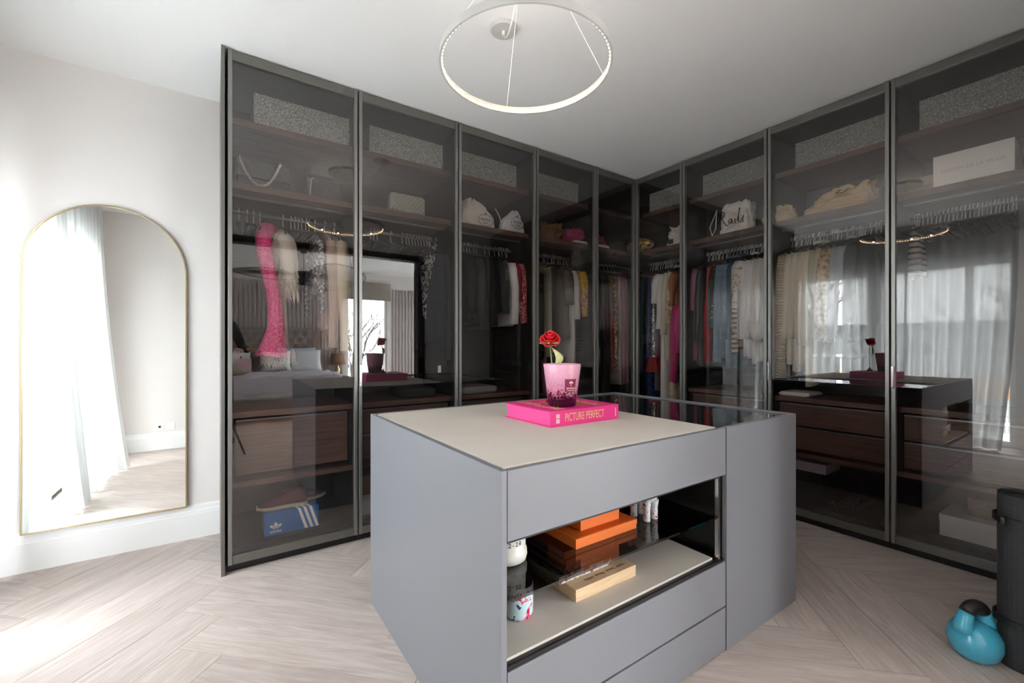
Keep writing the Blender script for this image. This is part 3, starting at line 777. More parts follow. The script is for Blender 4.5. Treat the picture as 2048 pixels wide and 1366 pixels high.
lb.obj('label', mat('burgundy_label', (140, 26, 76), .5), t)
Rl = basis(ltan, slope)
rr_ = .0595+.0205*.08/.176+.0022
text('lettering', 'BAOBAB', .0095, mat('cream_ink', (238, 220, 200), .6), t, Vector((cx_, cy_, cz+.080))+ld*rr_, Rl, 1.1)
text('lettering', 'COLLECTION', .005, MATS['cream_ink'], t, Vector((cx_, cy_, cz+.071))+ld*rr_, Rl, 1.1)
tm = MB(); pc = Vector((cx_, cy_, cz+.100))+ld*(rr_+.0036)
def lp(a, b): return pc+ltan*a+slope*b
tm.add([lp(-.0013, -.011), lp(.0013, -.011), lp(.0009, .002), lp(-.0009, .002)], [(0, 1, 2, 3)])
for a, b, r_ in ((0, .006, .005), (-.0055, .003, .004), (.0055, .003, .004)):
    tm.add([lp(a+r_*math.cos(k*PI/5), b+.8*r_*math.sin(k*PI/5)) for k in range(10)], [tuple(range(10))])
tm.obj('emblem', MATS['cream_ink'], t)

# glass rose standing behind the pot
rx, ry = 1.262, 1.520; rz0 = bz1+.0006
t = thing('rose_ornament', 'red rose ornament with a pale green leaf standing behind the candle pot', 'ornament', (rx, ry, rz0))
MB().lathe([(.028, 0), (.026, .006), (.014, .02), (.006, .034), (.004, .04)], (rx, ry, rz0), 20).obj('base', mat('burgundy_base', (92, 16, 34), .3), t, smooth=True)
MB().tube([(rx, ry, rz0+.03), (rx+.002, ry, rz0+.15), (rx-.012, ry, rz0+.262)], .0032, 8).obj('stem', mat('green_stem', (150, 170, 130), .2), t, smooth=True)
rc = Vector((rx-.018, ry-.008, 1.232)); rq = MB(); M_ROSE = mat('rose_red', (224, 24, 46), .3, coat=.4)
prnd = random.Random(4)
for layer, (nq, R_, hgt, opn) in enumerate(((3, .012, .034, .05), (4, .021, .036, .25), (5, .031, .034, .5), (6, .041, .030, .85))):
    for k in range(nq):
        a0 = 2*PI*k/nq+layer*.7; wd = 2*PI/nq*.72; vs = []; fs = []
        for j in range(6):
            v = j/5
            for i in range(7):
                u = (i/6-.5)*2; a = a0+u*wd
                rad = R_*(.25+.75*v**.55)*(1+opn*.18*v**3)
                zz = -.026+hgt*1.7*v*(1-.22*u*u*v)-opn*.02*v**2-.010*layer*.6
                q = Vector((math.cos(a)*rad, math.sin(a)*rad, zz)); vs.append(rc+q+Vector((0, 0, .0)))
        for j in range(5):
            for i in range(6):
                a = j*7+i; fs.append((a, a+1, a+8, a+7))
        pm = MB().add(vs, fs)
        # tip the bloom towards the room
        Mt = Matrix.Translation(rc) @ Matrix.Rotation(.75, 4, Vector((-dirc.y, dirc.x, 0))) @ Matrix.Translation(-rc)
        po = pm.xf(Mt).obj('petal', M_ROSE, t, smooth=True)
        sd = po.modifiers.new('solid', 'SOLIDIFY'); sd.thickness = .0016
for k in range(5):
    a = k*2*PI/5; q = Vector((math.cos(a), math.sin(a), 0))
    MB().loft([[rc+Vector((0, 0, -.03))+q*.004+Vector((0, 0, .001)), rc+q*.03+Vector((-q.y*.006, q.x*.006, -.022)), rc+q*.05+Vector((0, 0, -.026)), rc+q*.03+Vector((q.y*.006, -q.x*.006, -.022))],
               [rc+Vector((0, 0, -.03))+q*.004-Vector((0, 0, .001)), rc+q*.03+Vector((-q.y*.006, q.x*.006, -.024)), rc+q*.05+Vector((0, 0, -.028)), rc+q*.03+Vector((q.y*.006, -q.x*.006, -.024))]]).obj('sepal', mat('sepal_green', (176, 186, 110), .4), t)
lf = MB(); vs = []; fs = []; sr = -side
for j in range(11):
    v = j/10; wv = .021*math.sin(PI*min(1, v*.93+.07))**.8
    for i in range(5):
        u = (i/4-.5)*2
        p = Vector((rx-.004, ry-.012, 1.100+.085*v))+RT*(.012+.022*math.sin(v*PI)-.018*v+u*wv*(1 if u > 0 else .65))+dirc*(.004+.006*(1-u*u))
        vs.append(p)
for j in range(10):
    for i in range(4):
        a = j*5+i; fs.append((a, a+1, a+6, a+5))
lo = MB().add(vs, fs).obj('leaf', pattern('leaf_pale', [(0, (238, 240, 210)), (.5, (214, 218, 150)), (1, (232, 236, 190))], 'noise', 30, rough=.3, bump=0, constant=False), t, smooth=True)
sd = lo.modifiers.new('solid', 'SOLIDIFY'); sd.thickness = .003

# glass shelf: orange boxes, ceramic pot, figurine
ZS = .532; M_ORG = mat('orange_box_paper', (238, 122, 48), .6, bump=.04, bscale=300)
def lidbox(name, label, x0, x1, y0, y1, z0, z1, m, cat='box', lid=.45, rim=.002):
    t = thing(name, label, cat, ((x0+x1)/2, (y0+y1)/2, z0))
    zm = z1-(z1-z0)*lid
    MB().box(x0+rim, x1-rim, y0+rim, y1-rim, z0, zm).obj('box_body', m, t, bevel=.001)
    MB().box(x0, x1, y0, y1, zm, z1).obj('lid', m, t, bevel=.001)
    return t
t = lidbox('gift_box', 'flat wide orange gift box lying on the black glass shelf of the island', .968, 1.268, 1.045, 1.30, ZS, ZS+.034, M_ORG, lid=.5)
MB().box(.974, 1.262, 1.051, 1.294, ZS+.034, ZS+.0346).obj('ribbon_edge', mat('orange_deep', (214, 98, 22), .6), t)
lidbox('gift_box', 'smaller tall orange box standing on the flat orange box', 1.022, 1.216, 1.080, 1.26, ZS+.0346, ZS+.125, M_ORG, lid=.25)
t = thing('ceramic_candle_pot', 'white ceramic pot with blue handwriting at the left end of the glass shelf', 'pot', (.755, 1.13, ZS))
M_CER = mat('cream_ceramic', (232, 228, 218), .35)
MB().lathe([(.054, 0), (.060, .004), (.064, .018), (.063, .034), (.059, .040), (.0585, .125), (.055, .125), (.055, .112), (0, .112)], (.755, 1.13, ZS), 36).obj('pot_body', M_CER, t, smooth=False)
for p in t.children[0].data.polygons: p.use_smooth = len(p.vertices) == 4
dd = Vector((-.755, -1.13, 0)).normalized()
def curvedtext(s, size, m, par, c, r, z, ang0, slant=0):
    """letters wrapped round a pot"""
    k = len(s); step = size*.58/r
    for i, ch in enumerate(s):
        if ch == ' ': continue
        a = ang0+(i-(k-1)/2)*step; q = Vector((math.cos(a), math.sin(a), 0)); tt = Vector((-q.y, q.x, 0))
        text('letter', ch, size, m, par, Vector((c[0], c[1], z+slant*(i-(k-1)/2)))+q*r, basis(tt, (0, 0, 1)), 1, depth=.0004)
M_INK = mat('blue_ink', (44, 52, 92), .6); a_c = math.atan2(dd.y, dd.x)
curvedtext('22-28', .020, M_INK, t, (.755, 1.13), .0592, ZS+.064, a_c+.35, .0006)
curvedtext('change', .018, M_INK, t, (.755, 1.13), .0592, ZS+.092, a_c+.35, .0006)

# floral figurine (patterned four-legged animal)
fx, fy = 1.372, 1.095
t = thing('elephant_figurine', 'porcelain elephant figurine with floral blue and red glaze on the glass shelf', 'figurine', (fx, fy, ZS))
M_FLO = pattern('floral_glaze', [(0, (150, 196, 214)), (.36, (226, 232, 232)), (.52, (236, 238, 236)), (.62, (206, 60, 84)), (.7, (110, 150, 190))], 'noise', 60, rough=.15, bump=0, dist=1)
for sx_, sy_ in ((-.022, -.028), (.022, -.028), (-.022, .034), (.022, .034)):
    MB().lathe([(.0125, 0), (.014, .004), (.0125, .012), (.0135, .05), (.017, .075)], (fx+sx_, fy+sy_, ZS), 14).obj('leg', M_FLO, t, smooth=True)
MB().sphere((fx, fy, ZS+.094), .04, 18, 12, (.92, 1.35, .85)).obj('body', M_FLO, t, smooth=True)
MB().sphere((fx, fy+.06, ZS+.103), .026, 14, 10, (1, 1, 1.05)).obj('head', M_FLO, t, smooth=True)
MB().tube([(fx, fy+.078, ZS+.1), (fx, fy+.095, ZS+.085), (fx, fy+.10, ZS+.06), (fx, fy+.108, ZS+.045)], [.011, .009, .007, .005], 10).obj('trunk', M_FLO, t, smooth=True)
for sx_ in (-1, 1): MB().sphere((fx+sx_*.027, fy+.05, ZS+.104), .02, 10, 8, (.25, .8, 1)).obj('ear', M_FLO, t, smooth=True)

# leather tray: wooden box, books, mug
ZTy = .372
M_BOXW = wood('pale_box_wood', (214, 180, 138), (232, 204, 166), .6, stretch=(1, 8, 8), scale=6, bump=.05)
t = thing('wooden_box', 'pale plywood presentation box on the leather tray under the books', 'box', (1.095, 1.20, ZTy))
MB().box(.956, 1.245, 1.032, 1.36, ZTy, ZTy+.03).obj('box_body', M_BOXW, t, bevel=.001)
MB().box(.956, 1.245, 1.032, 1.36, ZTy+.0302, ZTy+.040).obj('lid', M_BOXW, t, bevel=.001)
mb = MB(); rnd = random.Random(3); x = 1.02
for wrd in range(4):
    pts = []
    for k in range(26):
        pts.append((x+k*.0016, 1.060+.004*math.sin(k*1.15+wrd)*(1+.8*(k % 5 == 0)), ZTy+.0405)) 
    mb.tube(pts, .0006, 4, False); x += .052
mb.obj('script_lettering', M_BLACK, t)
def book(label, x0, x1, y0, y1, z0, z1, mcov, title=None, mt=None, fsize=.012, pages=(226, 218, 204), group=None):
    t = thing('book', label, 'book', ((x0+x1)/2, (y0+y1)/2, z0), group=group)
    c_ = .0022
    MB().box(x0, x1, y0, y1, z0, z0+c_).obj('cover', mcov, t)
    MB().box(x0, x1, y0, y1, z1-c_, z1).obj('cover', mcov, t)
    MB().box(x0, x1, y0, y0+.003, z0+c_, z1-c_).obj('spine', mcov, t)
    MB().box(x0+.004, x1-.004, y0+.003, y1-.004, z0+c_, z1-c_).obj('pages', mat('paper_edges', pages, .9), t)
    if title: text('lettering', title, fsize, mt, t, ((x0+x1)/2, y0-.0003, (z0+z1)/2), R_F, 1)
    return t
M_MOT = pattern('mottled_spine', [(0, (222, 218, 212)), (.45, (206, 200, 192)), (.55, (120, 60, 40)), (.72, (230, 226, 220))], 'noise', 45, rough=.6, bump=0)
zb = ZTy+.040
book('bottom book of the stack, with a mottled white and brown spine', .93, 1.175, 1.085, 1.30, zb, zb+.024, M_MOT)
book('dark brown book in the middle of the stack, silver lettering on its spine', .955, 1.165, 1.09, 1.30, zb+.024, zb+.046, mat('dark_brown_cloth', (92, 48, 34), .6), 'MANIFESTATION', mat('silver_ink', (206, 202, 200), .5), .015)
book('rust brown book lying third from the bottom in the stack', .965, 1.20, 1.09, 1.31, zb+.046, zb+.070, mat('rust_cloth', (150, 72, 38), .6))
book('topmost orange brown book of the stack, just under the glass shelf', .960, 1.205, 1.095, 1.31, zb+.070, zb+.096, mat('tan_cloth', (176, 92, 48), .6))
# flamingo mug
mx_, my_ = .772, 1.090
def flam():
    m, n, b = newmat('flamingo_print'); b.inputs['Roughness'].default_value = .2
    tc_ = n.nodes.new('ShaderNodeTexCoord'); nz = n.nodes.new('ShaderNodeTexNoise'); nz.inputs['Scale'].default_value = 26; nz.inputs['Distortion'].default_value = 1.5; nz.inputs['Detail'].default_value = 1
    n.links.new(tc_.outputs['Object'], nz.inputs[0]); r = n.nodes.new('ShaderNodeValToRGB'); r.color_ramp.interpolation = 'CONSTANT'; e = r.color_ramp.elements
    cs = [(0, (32, 76, 140)), (.33, (200, 226, 232)), (.58, (204, 32, 84)), (.63, (240, 130, 160)), (.70, (206, 230, 234))]
    while len(e) < len(cs): e.new(.5)
    for q, (p, c_) in zip(e, cs): q.position = p; q.color = lin(c_)+[1]
    n.links.new(nz.outputs['Fac'], r.inputs[0]); n.links.new(r.outputs[0], b.inputs['Base Color']); return m
t = thing('mug', 'pale blue mug with a pink flamingo print on the leather tray', 'mug', (mx_, my_, ZTy))
MB().lathe([(.036, 0), (.042, .004), (.045, .015), (.045, .098), (.044, .100), (.041, .098), (.041, .01), (0, .01)], (mx_, my_, ZTy), 32).obj('mug_body', flam(), t)
for p in t.children[0].data.polygons: p.use_smooth = len(p.vertices) == 4
MB().tube([(mx_-.01, my_+.043, ZTy+.08), (mx_-.014, my_+.066, ZTy+.072), (mx_-.014, my_+.068, ZTy+.04), (mx_-.01, my_+.044, ZTy+.024)], .005, 8).obj('handle', mat('mug_blue', (140, 170, 190), .3), t, smooth=True)

# ------------------------------------------------------------------ floor items at the right
kx, ky = 2.415, .372
t = thing('kettlebell', 'glossy turquoise kettlebell with a black handle grip on the floor by the yoga mat', 'kettlebell', (kx, ky, 0))
M_TUR = mat('turquoise_gloss', (72, 176, 206), .15, coat=.6)
MB().lathe([(.040, 0), (.052, .003), (.068, .025), (.076, .058), (.073, .090), (.058, .118), (.030, .133), (0, .137)], (kx, ky, 0), 36, sx=1.05, sy=1.05).obj('bell', M_TUR, t, smooth=True)
hd = Vector((-.876, .418, 0)).normalized(); pts = []
for k in range(17):
    a = PI*k/16; pts.append(Vector((kx, ky, .105))+hd*(.052*math.cos(a))+Vector((0, 0, .088*math.sin(a)**.8)))
MB().tube(pts[:5], [.034, .029, .026, .024, .023], 16).obj('handle_horn', M_TUR, t, smooth=True)
MB().tube(pts[12:], [.023, .024, .026, .029, .034], 16).obj('handle_horn', M_TUR, t, smooth=True)
MB().tube(pts[4:13], .0242, 16).obj('handle', mat('black_grip', (40, 38, 36), .35), t, smooth=True)
# rolled yoga mat
def rolled(label, cx_, cy_, r, h, m, straps):
    t = thing('yoga_mat', label, 'yoga mat', (cx_, cy_, 0))
    N_ = 260; turns = 8; th = .0042; ins = []; outs = []
    for k in range(N_+1):
        s = k/N_; a = 2*PI*turns*s+.6; rad = .010+(r-.010)*s
        ins.append((cx_+(rad-th)*math.cos(a), cy_+(rad-th)*math.sin(a))); outs.append((cx_+rad*math.cos(a), cy_+rad*math.sin(a)))
    vs = []; fs = []
    for x, y in ins: vs += [(x, y, .002), (x, y, h)]
    k0 = len(vs)
    for x, y in outs: vs += [(x, y, .002), (x, y, h)]
    for i in range(N_):
        a = 2*i; b = k0+2*i
        fs += [(a, a+1, a+3, a+2), (b, b+2, b+3, b+1), (a+1, b+1, b+3, a+3)]
    MB().add(vs, fs).obj('rolled_sheet', m, t, smooth=False)
    for z in straps:
        ring = []
        for k in range(41):
            a = 2*PI*k/40; ring.append([(cx_+q*math.cos(a), cy_+q*math.sin(a), z+zz) for q, zz in ((r+.001, -.012), (r+.005, -.012), (r+.005, .012), (r+.001, .012))])
        MB().loft(ring, cap=False).obj('strap', M_BLACK, t, smooth=False)
    q = Vector((cx_, cy_, 0)); e = -q.normalized()*0+(-RT)
    p0 = q+(-RT)*(r+.004); 
    MB().box(-.012, .012, -.008, .008, -.014, .014, .003).xf(Matrix.Translation((p0.x, p0.y, straps[-1]))).obj('buckle', M_BLACK, t)
    return t
matp = FW*1.62+RT*(1.62*(2000-1024)/869+.094)
rolled('tall black rolled yoga mat standing upright at the right edge', matp.x, matp.y, .078, .640, mat('yoga_mat_black', (44, 45, 48), .75, bump=.15, bscale=150), (.17, .545))

# ------------------------------------------------------------------ felt boxes, handbags and other things on the shelves
M_FELT = pattern('grey_felt', [(.3, (84, 88, 86)), (.48, (130, 135, 132)), (.68, (186, 190, 186))], 'noise', 150, rough=.95, bump=.3, constant=False)
def felt(run, a, b, label):
    z0, z1 = SH1[1], SH1[1]+.172; A = run == 'A'
    t = thing('felt_storage_box', label, 'storage box', ((a+b)/2, 3.0, z0) if A else (3.6, (a+b)/2, z0), group=None)
    def bx(mb, u0, u1, d0, d1, zz0, zz1): return mb.box(u0, u1, YA+d0, YA+d1, zz0, zz1) if A else mb.box(XB+d0, XB+d1, u0, u1, zz0, zz1)
    m = MB(); w_ = .006
    bx(m, a, b, .105, .105+w_, z0, z1); bx(m, a, b, .50, .50+w_, z0, z1); bx(m, a, a+w_, .105+w_, .50, z0, z1); bx(m, b-w_, b, .105+w_, .50, z0, z1); bx(m, a+w_, b-w_, .105+w_, .50, z0, z0+w_)
    m.obj('box_shell', M_FELT, t)
    bx(MB(), (a+b)/2-.04, (a+b)/2+.04, .099, .105, z0+.10, z0+.118).obj('pull_tab', M_FELT, t)
for run, a, b, l in (('A', .183, .695, 'grey felt storage box on the top shelf, first from the mirror'), ('A', .818, 1.331, 'grey felt storage box on the top shelf, second from the mirror'),
                     ('A', 1.455, 1.965, 'grey felt storage box on the top shelf above the two white dust bags'), ('A', 2.115, 2.625, 'grey felt storage box on the top shelf above the brown bag'),
                     ('B', 2.215, 2.62, 'grey felt storage box on the top shelf in the corner of the right run'), ('B', 1.575, 2.084, 'grey felt storage box above the lettered white drawstring bag'),
                     ('B', .876, 1.386, 'grey felt storage box above the cream dust bags'), ('B', .228, .738, 'grey felt storage box above the white cardboard box')):
    felt(run, a, b, l)
Z2 = SH2[1]
def blob(name, label, cat, run, a, b, d0, d1, h, m, prof=None, wr=.008, seed=1, z0=Z2, n=56, k=24, sq=.7, lean=0):
    """soft bag: superellipse rings with wrinkles; prof = list of (s, width factor, shift)"""
    rnd = random.Random(seed); prof = prof or [(0, .96, 0), (.15, 1, 0), (.6, .92, 0), (.85, .7, 0), (1, .35, 0)]
    A = run == 'A'; cu = (a+b)/2; cd = (d0+d1)/2; hw = (b-a)/2; hd_ = (d1-d0)/2; rings = []
    p1, p2 = rnd.uniform(0, 6), rnd.uniform(0, 6)
    for j in range(k+1):
        s = j/k
        for q in range(len(prof)-1):
            if prof[q][0] <= s <= prof[q+1][0]:
                f = (s-prof[q][0])/max(1e-6, prof[q+1][0]-prof[q][0]); wf = prof[q][1]*(1-f)+prof[q+1][1]*f; sh = prof[q][2]*(1-f)+prof[q+1][2]*f; break
        ring = []
        for i in range(n):
            an = 2*PI*i/n; c_, s_ = math.cos(an), math.sin(an)
            u = math.copysign(abs(c_)**sq, c_); v = math.copysign(abs(s_)**sq, s_)
            wv = 1+wr/hw*(math.sin(5*an+p1+4*s)+.7*math.sin(9*an+p2-3*s))*min(1, s*4+.2)
            from mathutils import noise as mn
            f1 = mn.noise(Vector((u*2.2+seed, v*2.2, s*3.0))); f2 = abs(mn.noise(Vector((u*4+s*2+seed*3, v*4, s*5))))
            cr = wr*2.2*f1-wr*2.0*max(0, .22-f2)*4
            U = cu+hw*(u*wf*wv+sh)+cr*c_; D = cd+hd_*v*(wf**.6)*wv+lean*s+cr*s_*1.2; z = z0+h*s+(cr*.8 if j > k*.6 else 0)
            ring.append((U, YA+D, z) if A else (XB+D, U, z))
        rings.append(ring)
    loc = (cu, YA+cd, z0) if A else (XB+cd, cu, z0)
    t = thing(name, label, cat, loc)
    MB().loft(rings).obj('bag_body', m, t, smooth=True)
    return t
M_BLQ = pattern('black_quilted_leather', [(0, (40, 41, 40)), (.5, (58, 60, 58)), (1, (34, 35, 34))], 'DIAGONAL', 30, rough=.4, bump=.5, constant=False)
def faceR(run): return basis((1, 0, 0), (0, 0, 1)) if run == 'A' else basis((0, -1, 0), (0, 0, 1))
# black chain bags (unit 1)
t = thing('handbag', 'black quilted handbag with a heavy chrome chain on the second shelf', 'handbag', (.235, 2.9, Z2))
MB().box(.10, .37, YA+.14, YA+.25, Z2, Z2+.155, .012).obj('bag_body', M_BLQ, t)
MB().box(.10, .37, YA+.128, YA+.14, Z2+.05, Z2+.15, .005).obj('flap', M_BLQ, t)
def chain(par, pts, r, wire, name='chain'):
    m = MB(); P = [Vector(p) for p in pts]
    L = [0]
    for i in range(1, len(P)): L.append(L[-1]+(P[i]-P[i-1]).length)
    nlk = int(L[-1]/(r*1.5))
    for q in range(nlk):
        d = L[-1]*(q+.5)/nlk
        i = max(1, next((k for k in range(1, len(P)) if L[k] >= d), len(P)-1))
        f = (d-L[i-1])/(L[i]-L[i-1]); c_ = P[i-1].lerp(P[i], f); tg = (P[i]-P[i-1]).normalized()
        o1 = tg.cross(Vector((0, 1, .3) if q % 2 else (.3, -1, .6))).normalized()
        ring = [c_+tg*r*math.cos(a)*1.25+o1*r*.75*math.sin(a) for a in [2*PI*k/8 for k in range(9)]]
        m.tube(ring, wire, 5, False)
    return m.obj(name, M_CHROME, par, smooth=True)
chn = [(.115, YA+.125, Z2+.15)]+[(.115+.20*s/12, YA+.118, Z2+.012+.14*abs(s/12*2-1)**2.2) for s in range(13)]+[(.33, YA+.125, Z2+.15)]
chain(t, [(.10, YA+.15, Z2+.165)]+chn, .0075, .002)
t = thing('handbag', 'smaller black handbag with a thin chrome strap beside the chain bag', 'handbag', (.56, 2.88, Z2))
MB().box(.45, .66, YA+.15, YA+.24, Z2, Z2+.13, .01).obj('bag_body', M_BLQ, t)
chain(t, [(.475, YA+.135, Z2+.005), (.478, YA+.14, Z2+.06), (.485, YA+.145, Z2+.115), (.50, YA+.15, Z2+.13)], .0045, .0014)
for x in (.565, .625):
    for z in (.03, .055): MB().sphere((x, YA+.148, Z2+z), .005, 8, 6).obj('stud', M_CHROME, t, smooth=True)
t = thing('clutch_bag', 'pale silver grey quilted clutch bag alone on the second shelf', 'clutch', (1.08, 2.88, Z2))
M_GQ = pattern('grey_quilt', [(0, (84, 86, 82)), (.08, (150, 152, 144)), (1, (162, 164, 156))], 'voronoid', 40, rough=.5, bump=.4, constant=False)
MB().box(.957, 1.20, YA+.10, YA+.18, Z2, Z2+.125, .012).obj('bag_body', M_GQ, t)
mq = MB()
for k in range(-6, 14):
    x0 = .957+k*.03
    for sgn in (1, -1):
        pts = []
        for q in range(8):
            z = Z2+.008+.108*q/7; x = x0+sgn*(z-Z2)*.9+(0 if sgn > 0 else .06)
            if .962 < x < 1.195: pts.append((x, YA+.0985, z))
        if len(pts) > 1: mq.tube(pts, .0012, 4, False)
mq.obj('quilting_seams', mat('dark_seam', (84, 86, 80), .7), t)
MB().box(1.05, 1.10, YA+.094, YA+.101, Z2+.004, Z2+.018).obj('clasp', M_CHROME, t)
# white dust bags with an oval emblem (unit 3)
M_COT = mat('white_cotton', (232, 229, 222), .9, bump=.25, bscale=40)
def emblem(par, run, u, z, d, w_, h_, s1, s2=None):
    R = faceR(run); P = lambda a, b: (u+a, YA+d, z+b) if run == 'A' else (XB+d, u-a, z+b)
    MB().tube([P(w_*math.cos(k*PI/16), h_*math.sin(k*PI/16)) for k in range(33)], .0016, 5, False).obj('emblem_oval', M_BLACK, par)
    text('lettering', s1, w_*.42, M_BLACK, par, P(0, .004), R, 1, .0008)
    if s2: text('lettering', s2, w_*.2, M_BLACK, par, P(0, -w_*.33), R, 1, .0008)
    m = MB(); 
    m.add([P(-.008, h_), P(.008, h_), P(.005, h_+.012), P(0, h_+.02), P(-.005, h_+.012)], [(0, 1, 2, 3, 4)]); m.obj('crest', M_BLACK, par)
domeprof = [(0, 1, 0), (.12, .98, 0), (.35, .86, 0), (.6, .68, -.02), (.8, .48, -.05), (.93, .28, -.08), (1, .10, -.08)]
t = blob('dust_bag', 'larger white dome shaped dust bag with a black oval emblem', 'bag', 'A', 1.435, 1.80, .10, .26, .215, M_COT, domeprof, .009, 5)
emblem(t, 'A', 1.675, Z2+.045, .090, .062, .042, 'PRADA', 'MILANO')
MB().tube([(1.76, YA+.09, Z2+.15), (1.80, YA+.085, Z2+.08), (1.82, YA+.085, Z2+.01), (1.86, YA+.085, Z2+.003)], .004, 6).obj('drawstring', M_COT, t, smooth=True)
t = blob('dust_bag', 'smaller peaked white dust bag with a black oval emblem', 'bag', 'A', 1.835, 2.055, .10, .22, .185, mat('white_satin_cloth', (226, 230, 234), .7, bump=.2, bscale=30),
         [(0, 1, 0), (.2, .98, 0), (.5, .8, .1), (.75, .52, .25), (.92, .3, .3), (1, .12, .3)], .006, 9)
emblem(t, 'A', 1.965, Z2+.07, .088, .06, .045, 'PRADA', 'MILANO')
t = blob('suede_bag', 'crumpled brown suede bag with a gathered end on the second shelf', 'bag', 'A', 2.14, 2.46, .09, .24, .14, mat('brown_suede', (128, 96, 68), .95, bump=.5, bscale=25), [(0, 1, 0), (.3, .98, 0), (.8, .93, 0), (1, .86, 0)], .012, 11)
MB().tube([(2.16, YA+.085, Z2+.12), (2.19, YA+.075, Z2+.06), (2.175, YA+.07, Z2+.01), (2.18, YA+.07, Z2-.03)], .006, 6).obj('drawstring', MATS['brown_suede'], t, smooth=True)
t = blob('pink_bag', 'slouching raspberry pink fabric bag in the corner of the second shelf', 'bag', 'A', 2.56, 3.05, .12, .34, .13, mat('raspberry_cloth', (176, 64, 112), .8, bump=.4, bscale=20), [(0, .98, 0), (.4, 1, 0), (.7, .8, -.12), (.9, .5, -.3), (1, .3, -.35)], .014, 13, z0=Z2+.03)
o = MB().box(2.60, 3.02, YA+.10, YA+.36, Z2, Z2+.03, .01).obj('folded_cloth', M_COT); o['label'] = 'white folded cloth underneath the raspberry pink bag'; o['category'] = 'cloth'
t = blob('sequin_clutch', 'round gold sequin clutch in the corner where the shelves meet', 'clutch', 'B', 2.56, 2.86, .02, .14, .115, pattern('gold_sequins', [(0, (60, 48, 22)), (.4, (176, 140, 66)), (.7, (226, 196, 110))], 'voronoi', 90, rough=.3, metal=.7, bump=.3), [(0, .7, 0), (.3, .97, 0), (.6, .95, 0), (.85, .65, 0), (1, .25, 0)], .002, 15)
t.location = t.location; 
t = blob('drawstring_bag', 'white cotton drawstring bag with black cord, near the corner of the right run', 'bag', 'B', 2.24, 2.45, .10, .24, .165, M_COT, [(0, 1, 0), (.5, .93, 0), (.75, .82, 0), (.86, .6, 0), (1, .85, 0)], .008, 17)
MB().tube([(XB+.092, 2.27, Z2+.125), (XB+.085, 2.25, Z2+.10), (XB+.085, 2.245, Z2+.07), (XB+.09, 2.255, Z2+.04)], .003, 6).obj('drawstring', M_BLACK, t, smooth=True)
MB().box(XB+.092, XB+.095, 2.36, 2.41, Z2+.01, Z2+.05).obj('tag', M_BLACK, t)
t = blob('drawstring_bag', 'tall white cotton bag with black handwritten lettering', 'bag', 'B', 1.70, 1.955, .10, .24, .235, M_COT, [(0, 1, 0), (.5, .98, 0), (.85, .92, 0), (1, .8, 0)], .006, 19)
def script(par, strokes, u0, z0, sc_, xf_, r_):
    for st_ in strokes:
        MB().tube([(xf_, u0-a*sc_, z0+b*sc_) for a, b in st_], r_, 6).obj('lettering', M_BLACK, par)
script(t, [[(.06, 1.0), (.03, .55), (.0, .0)], [(-.10, .85), (.12, 1.02), (.30, .92), (.28, .70), (.08, .55), (.22, .30), (.42, .02), (.55, -.02)],
           [(.78, .40), (.66, .42), (.56, .25), (.62, .06), (.74, .14), (.80, .38), (.80, .12), (.90, .04)], [(1.0, .38), (1.0, .10), (1.08, .04)], [(1.02, .58), (1.03, .60)],
           [(1.14, .20), (1.34, .95), (1.30, 1.02), (1.22, .5), (1.24, .08), (1.36, .06)], [(1.40, .12), (1.58, .46), (1.52, .20), (1.56, .05), (1.40, .0)]], 1.925, Z2+.055, .118, XB+.092, .0030)
sh = Matrix.Identity(4); 
MB().tube([(XB+.095, 1.955, Z2+.20), (XB+.085, 2.01, Z2+.07), (XB+.085, 1.99, Z2+.0), (XB+.085, 1.96, Z2+.05), (XB+.09, 1.955, Z2+.19)], .004, 6).obj('drawstring', M_COT, t, smooth=True)
M_CRM = mat('cream_cotton', (214, 196, 150), .9, bump=.5, bscale=18)
blob('dust_bag', 'short pale yellow dust bag straddling the door gap of the right run', 'bag', 'B', 1.40, 1.63, .10, .24, .13, M_CRM, [(0, 1, 0), (.3, .95, 0), (.6, .78, -.08), (.85, .5, -.2), (1, .2, -.25)], .010, 21)
t = blob('dust_bag', 'long slouching beige dust bag with a dark cord on the second shelf', 'bag', 'B', .95, 1.385, .10, .30, .15, mat('beige_cotton', (206, 180, 136), .9, bump=.5, bscale=18), [(0, 1, 0), (.35, .92, -.06), (.65, .72, -.2), (.85, .6, -.34), (1, .5, -.42)], .014, 23)
MB().tube([(XB+.10, 1.12, Z2+.12), (XB+.085, 1.14, Z2+.10), (XB+.085, 1.10, Z2+.095), (XB+.09, 1.07, Z2+.115)], .003, 5).obj('drawstring', M_BLACK, t, smooth=True)
lidbox('shoe_box', 'beige cardboard box standing behind the white box on the second shelf', XB+.24, XB+.50, .62, .86, Z2, Z2+.12, mat('beige_card', (150, 128, 108), .8))
t = lidbox('shoe_box', 'large white cardboard box with faint embossed lettering on the second shelf', XB+.10, XB+.34, .375, .679, Z2, Z2+.172, mat('white_card', (248, 248, 245), .6), lid=.98)
text('lettering', 'MAISON DE LA MODE', .026, mat('embossed_grey', (206, 206, 202), .6), t, (XB+.0995, .527, Z2+.08), faceR('B'), .95)

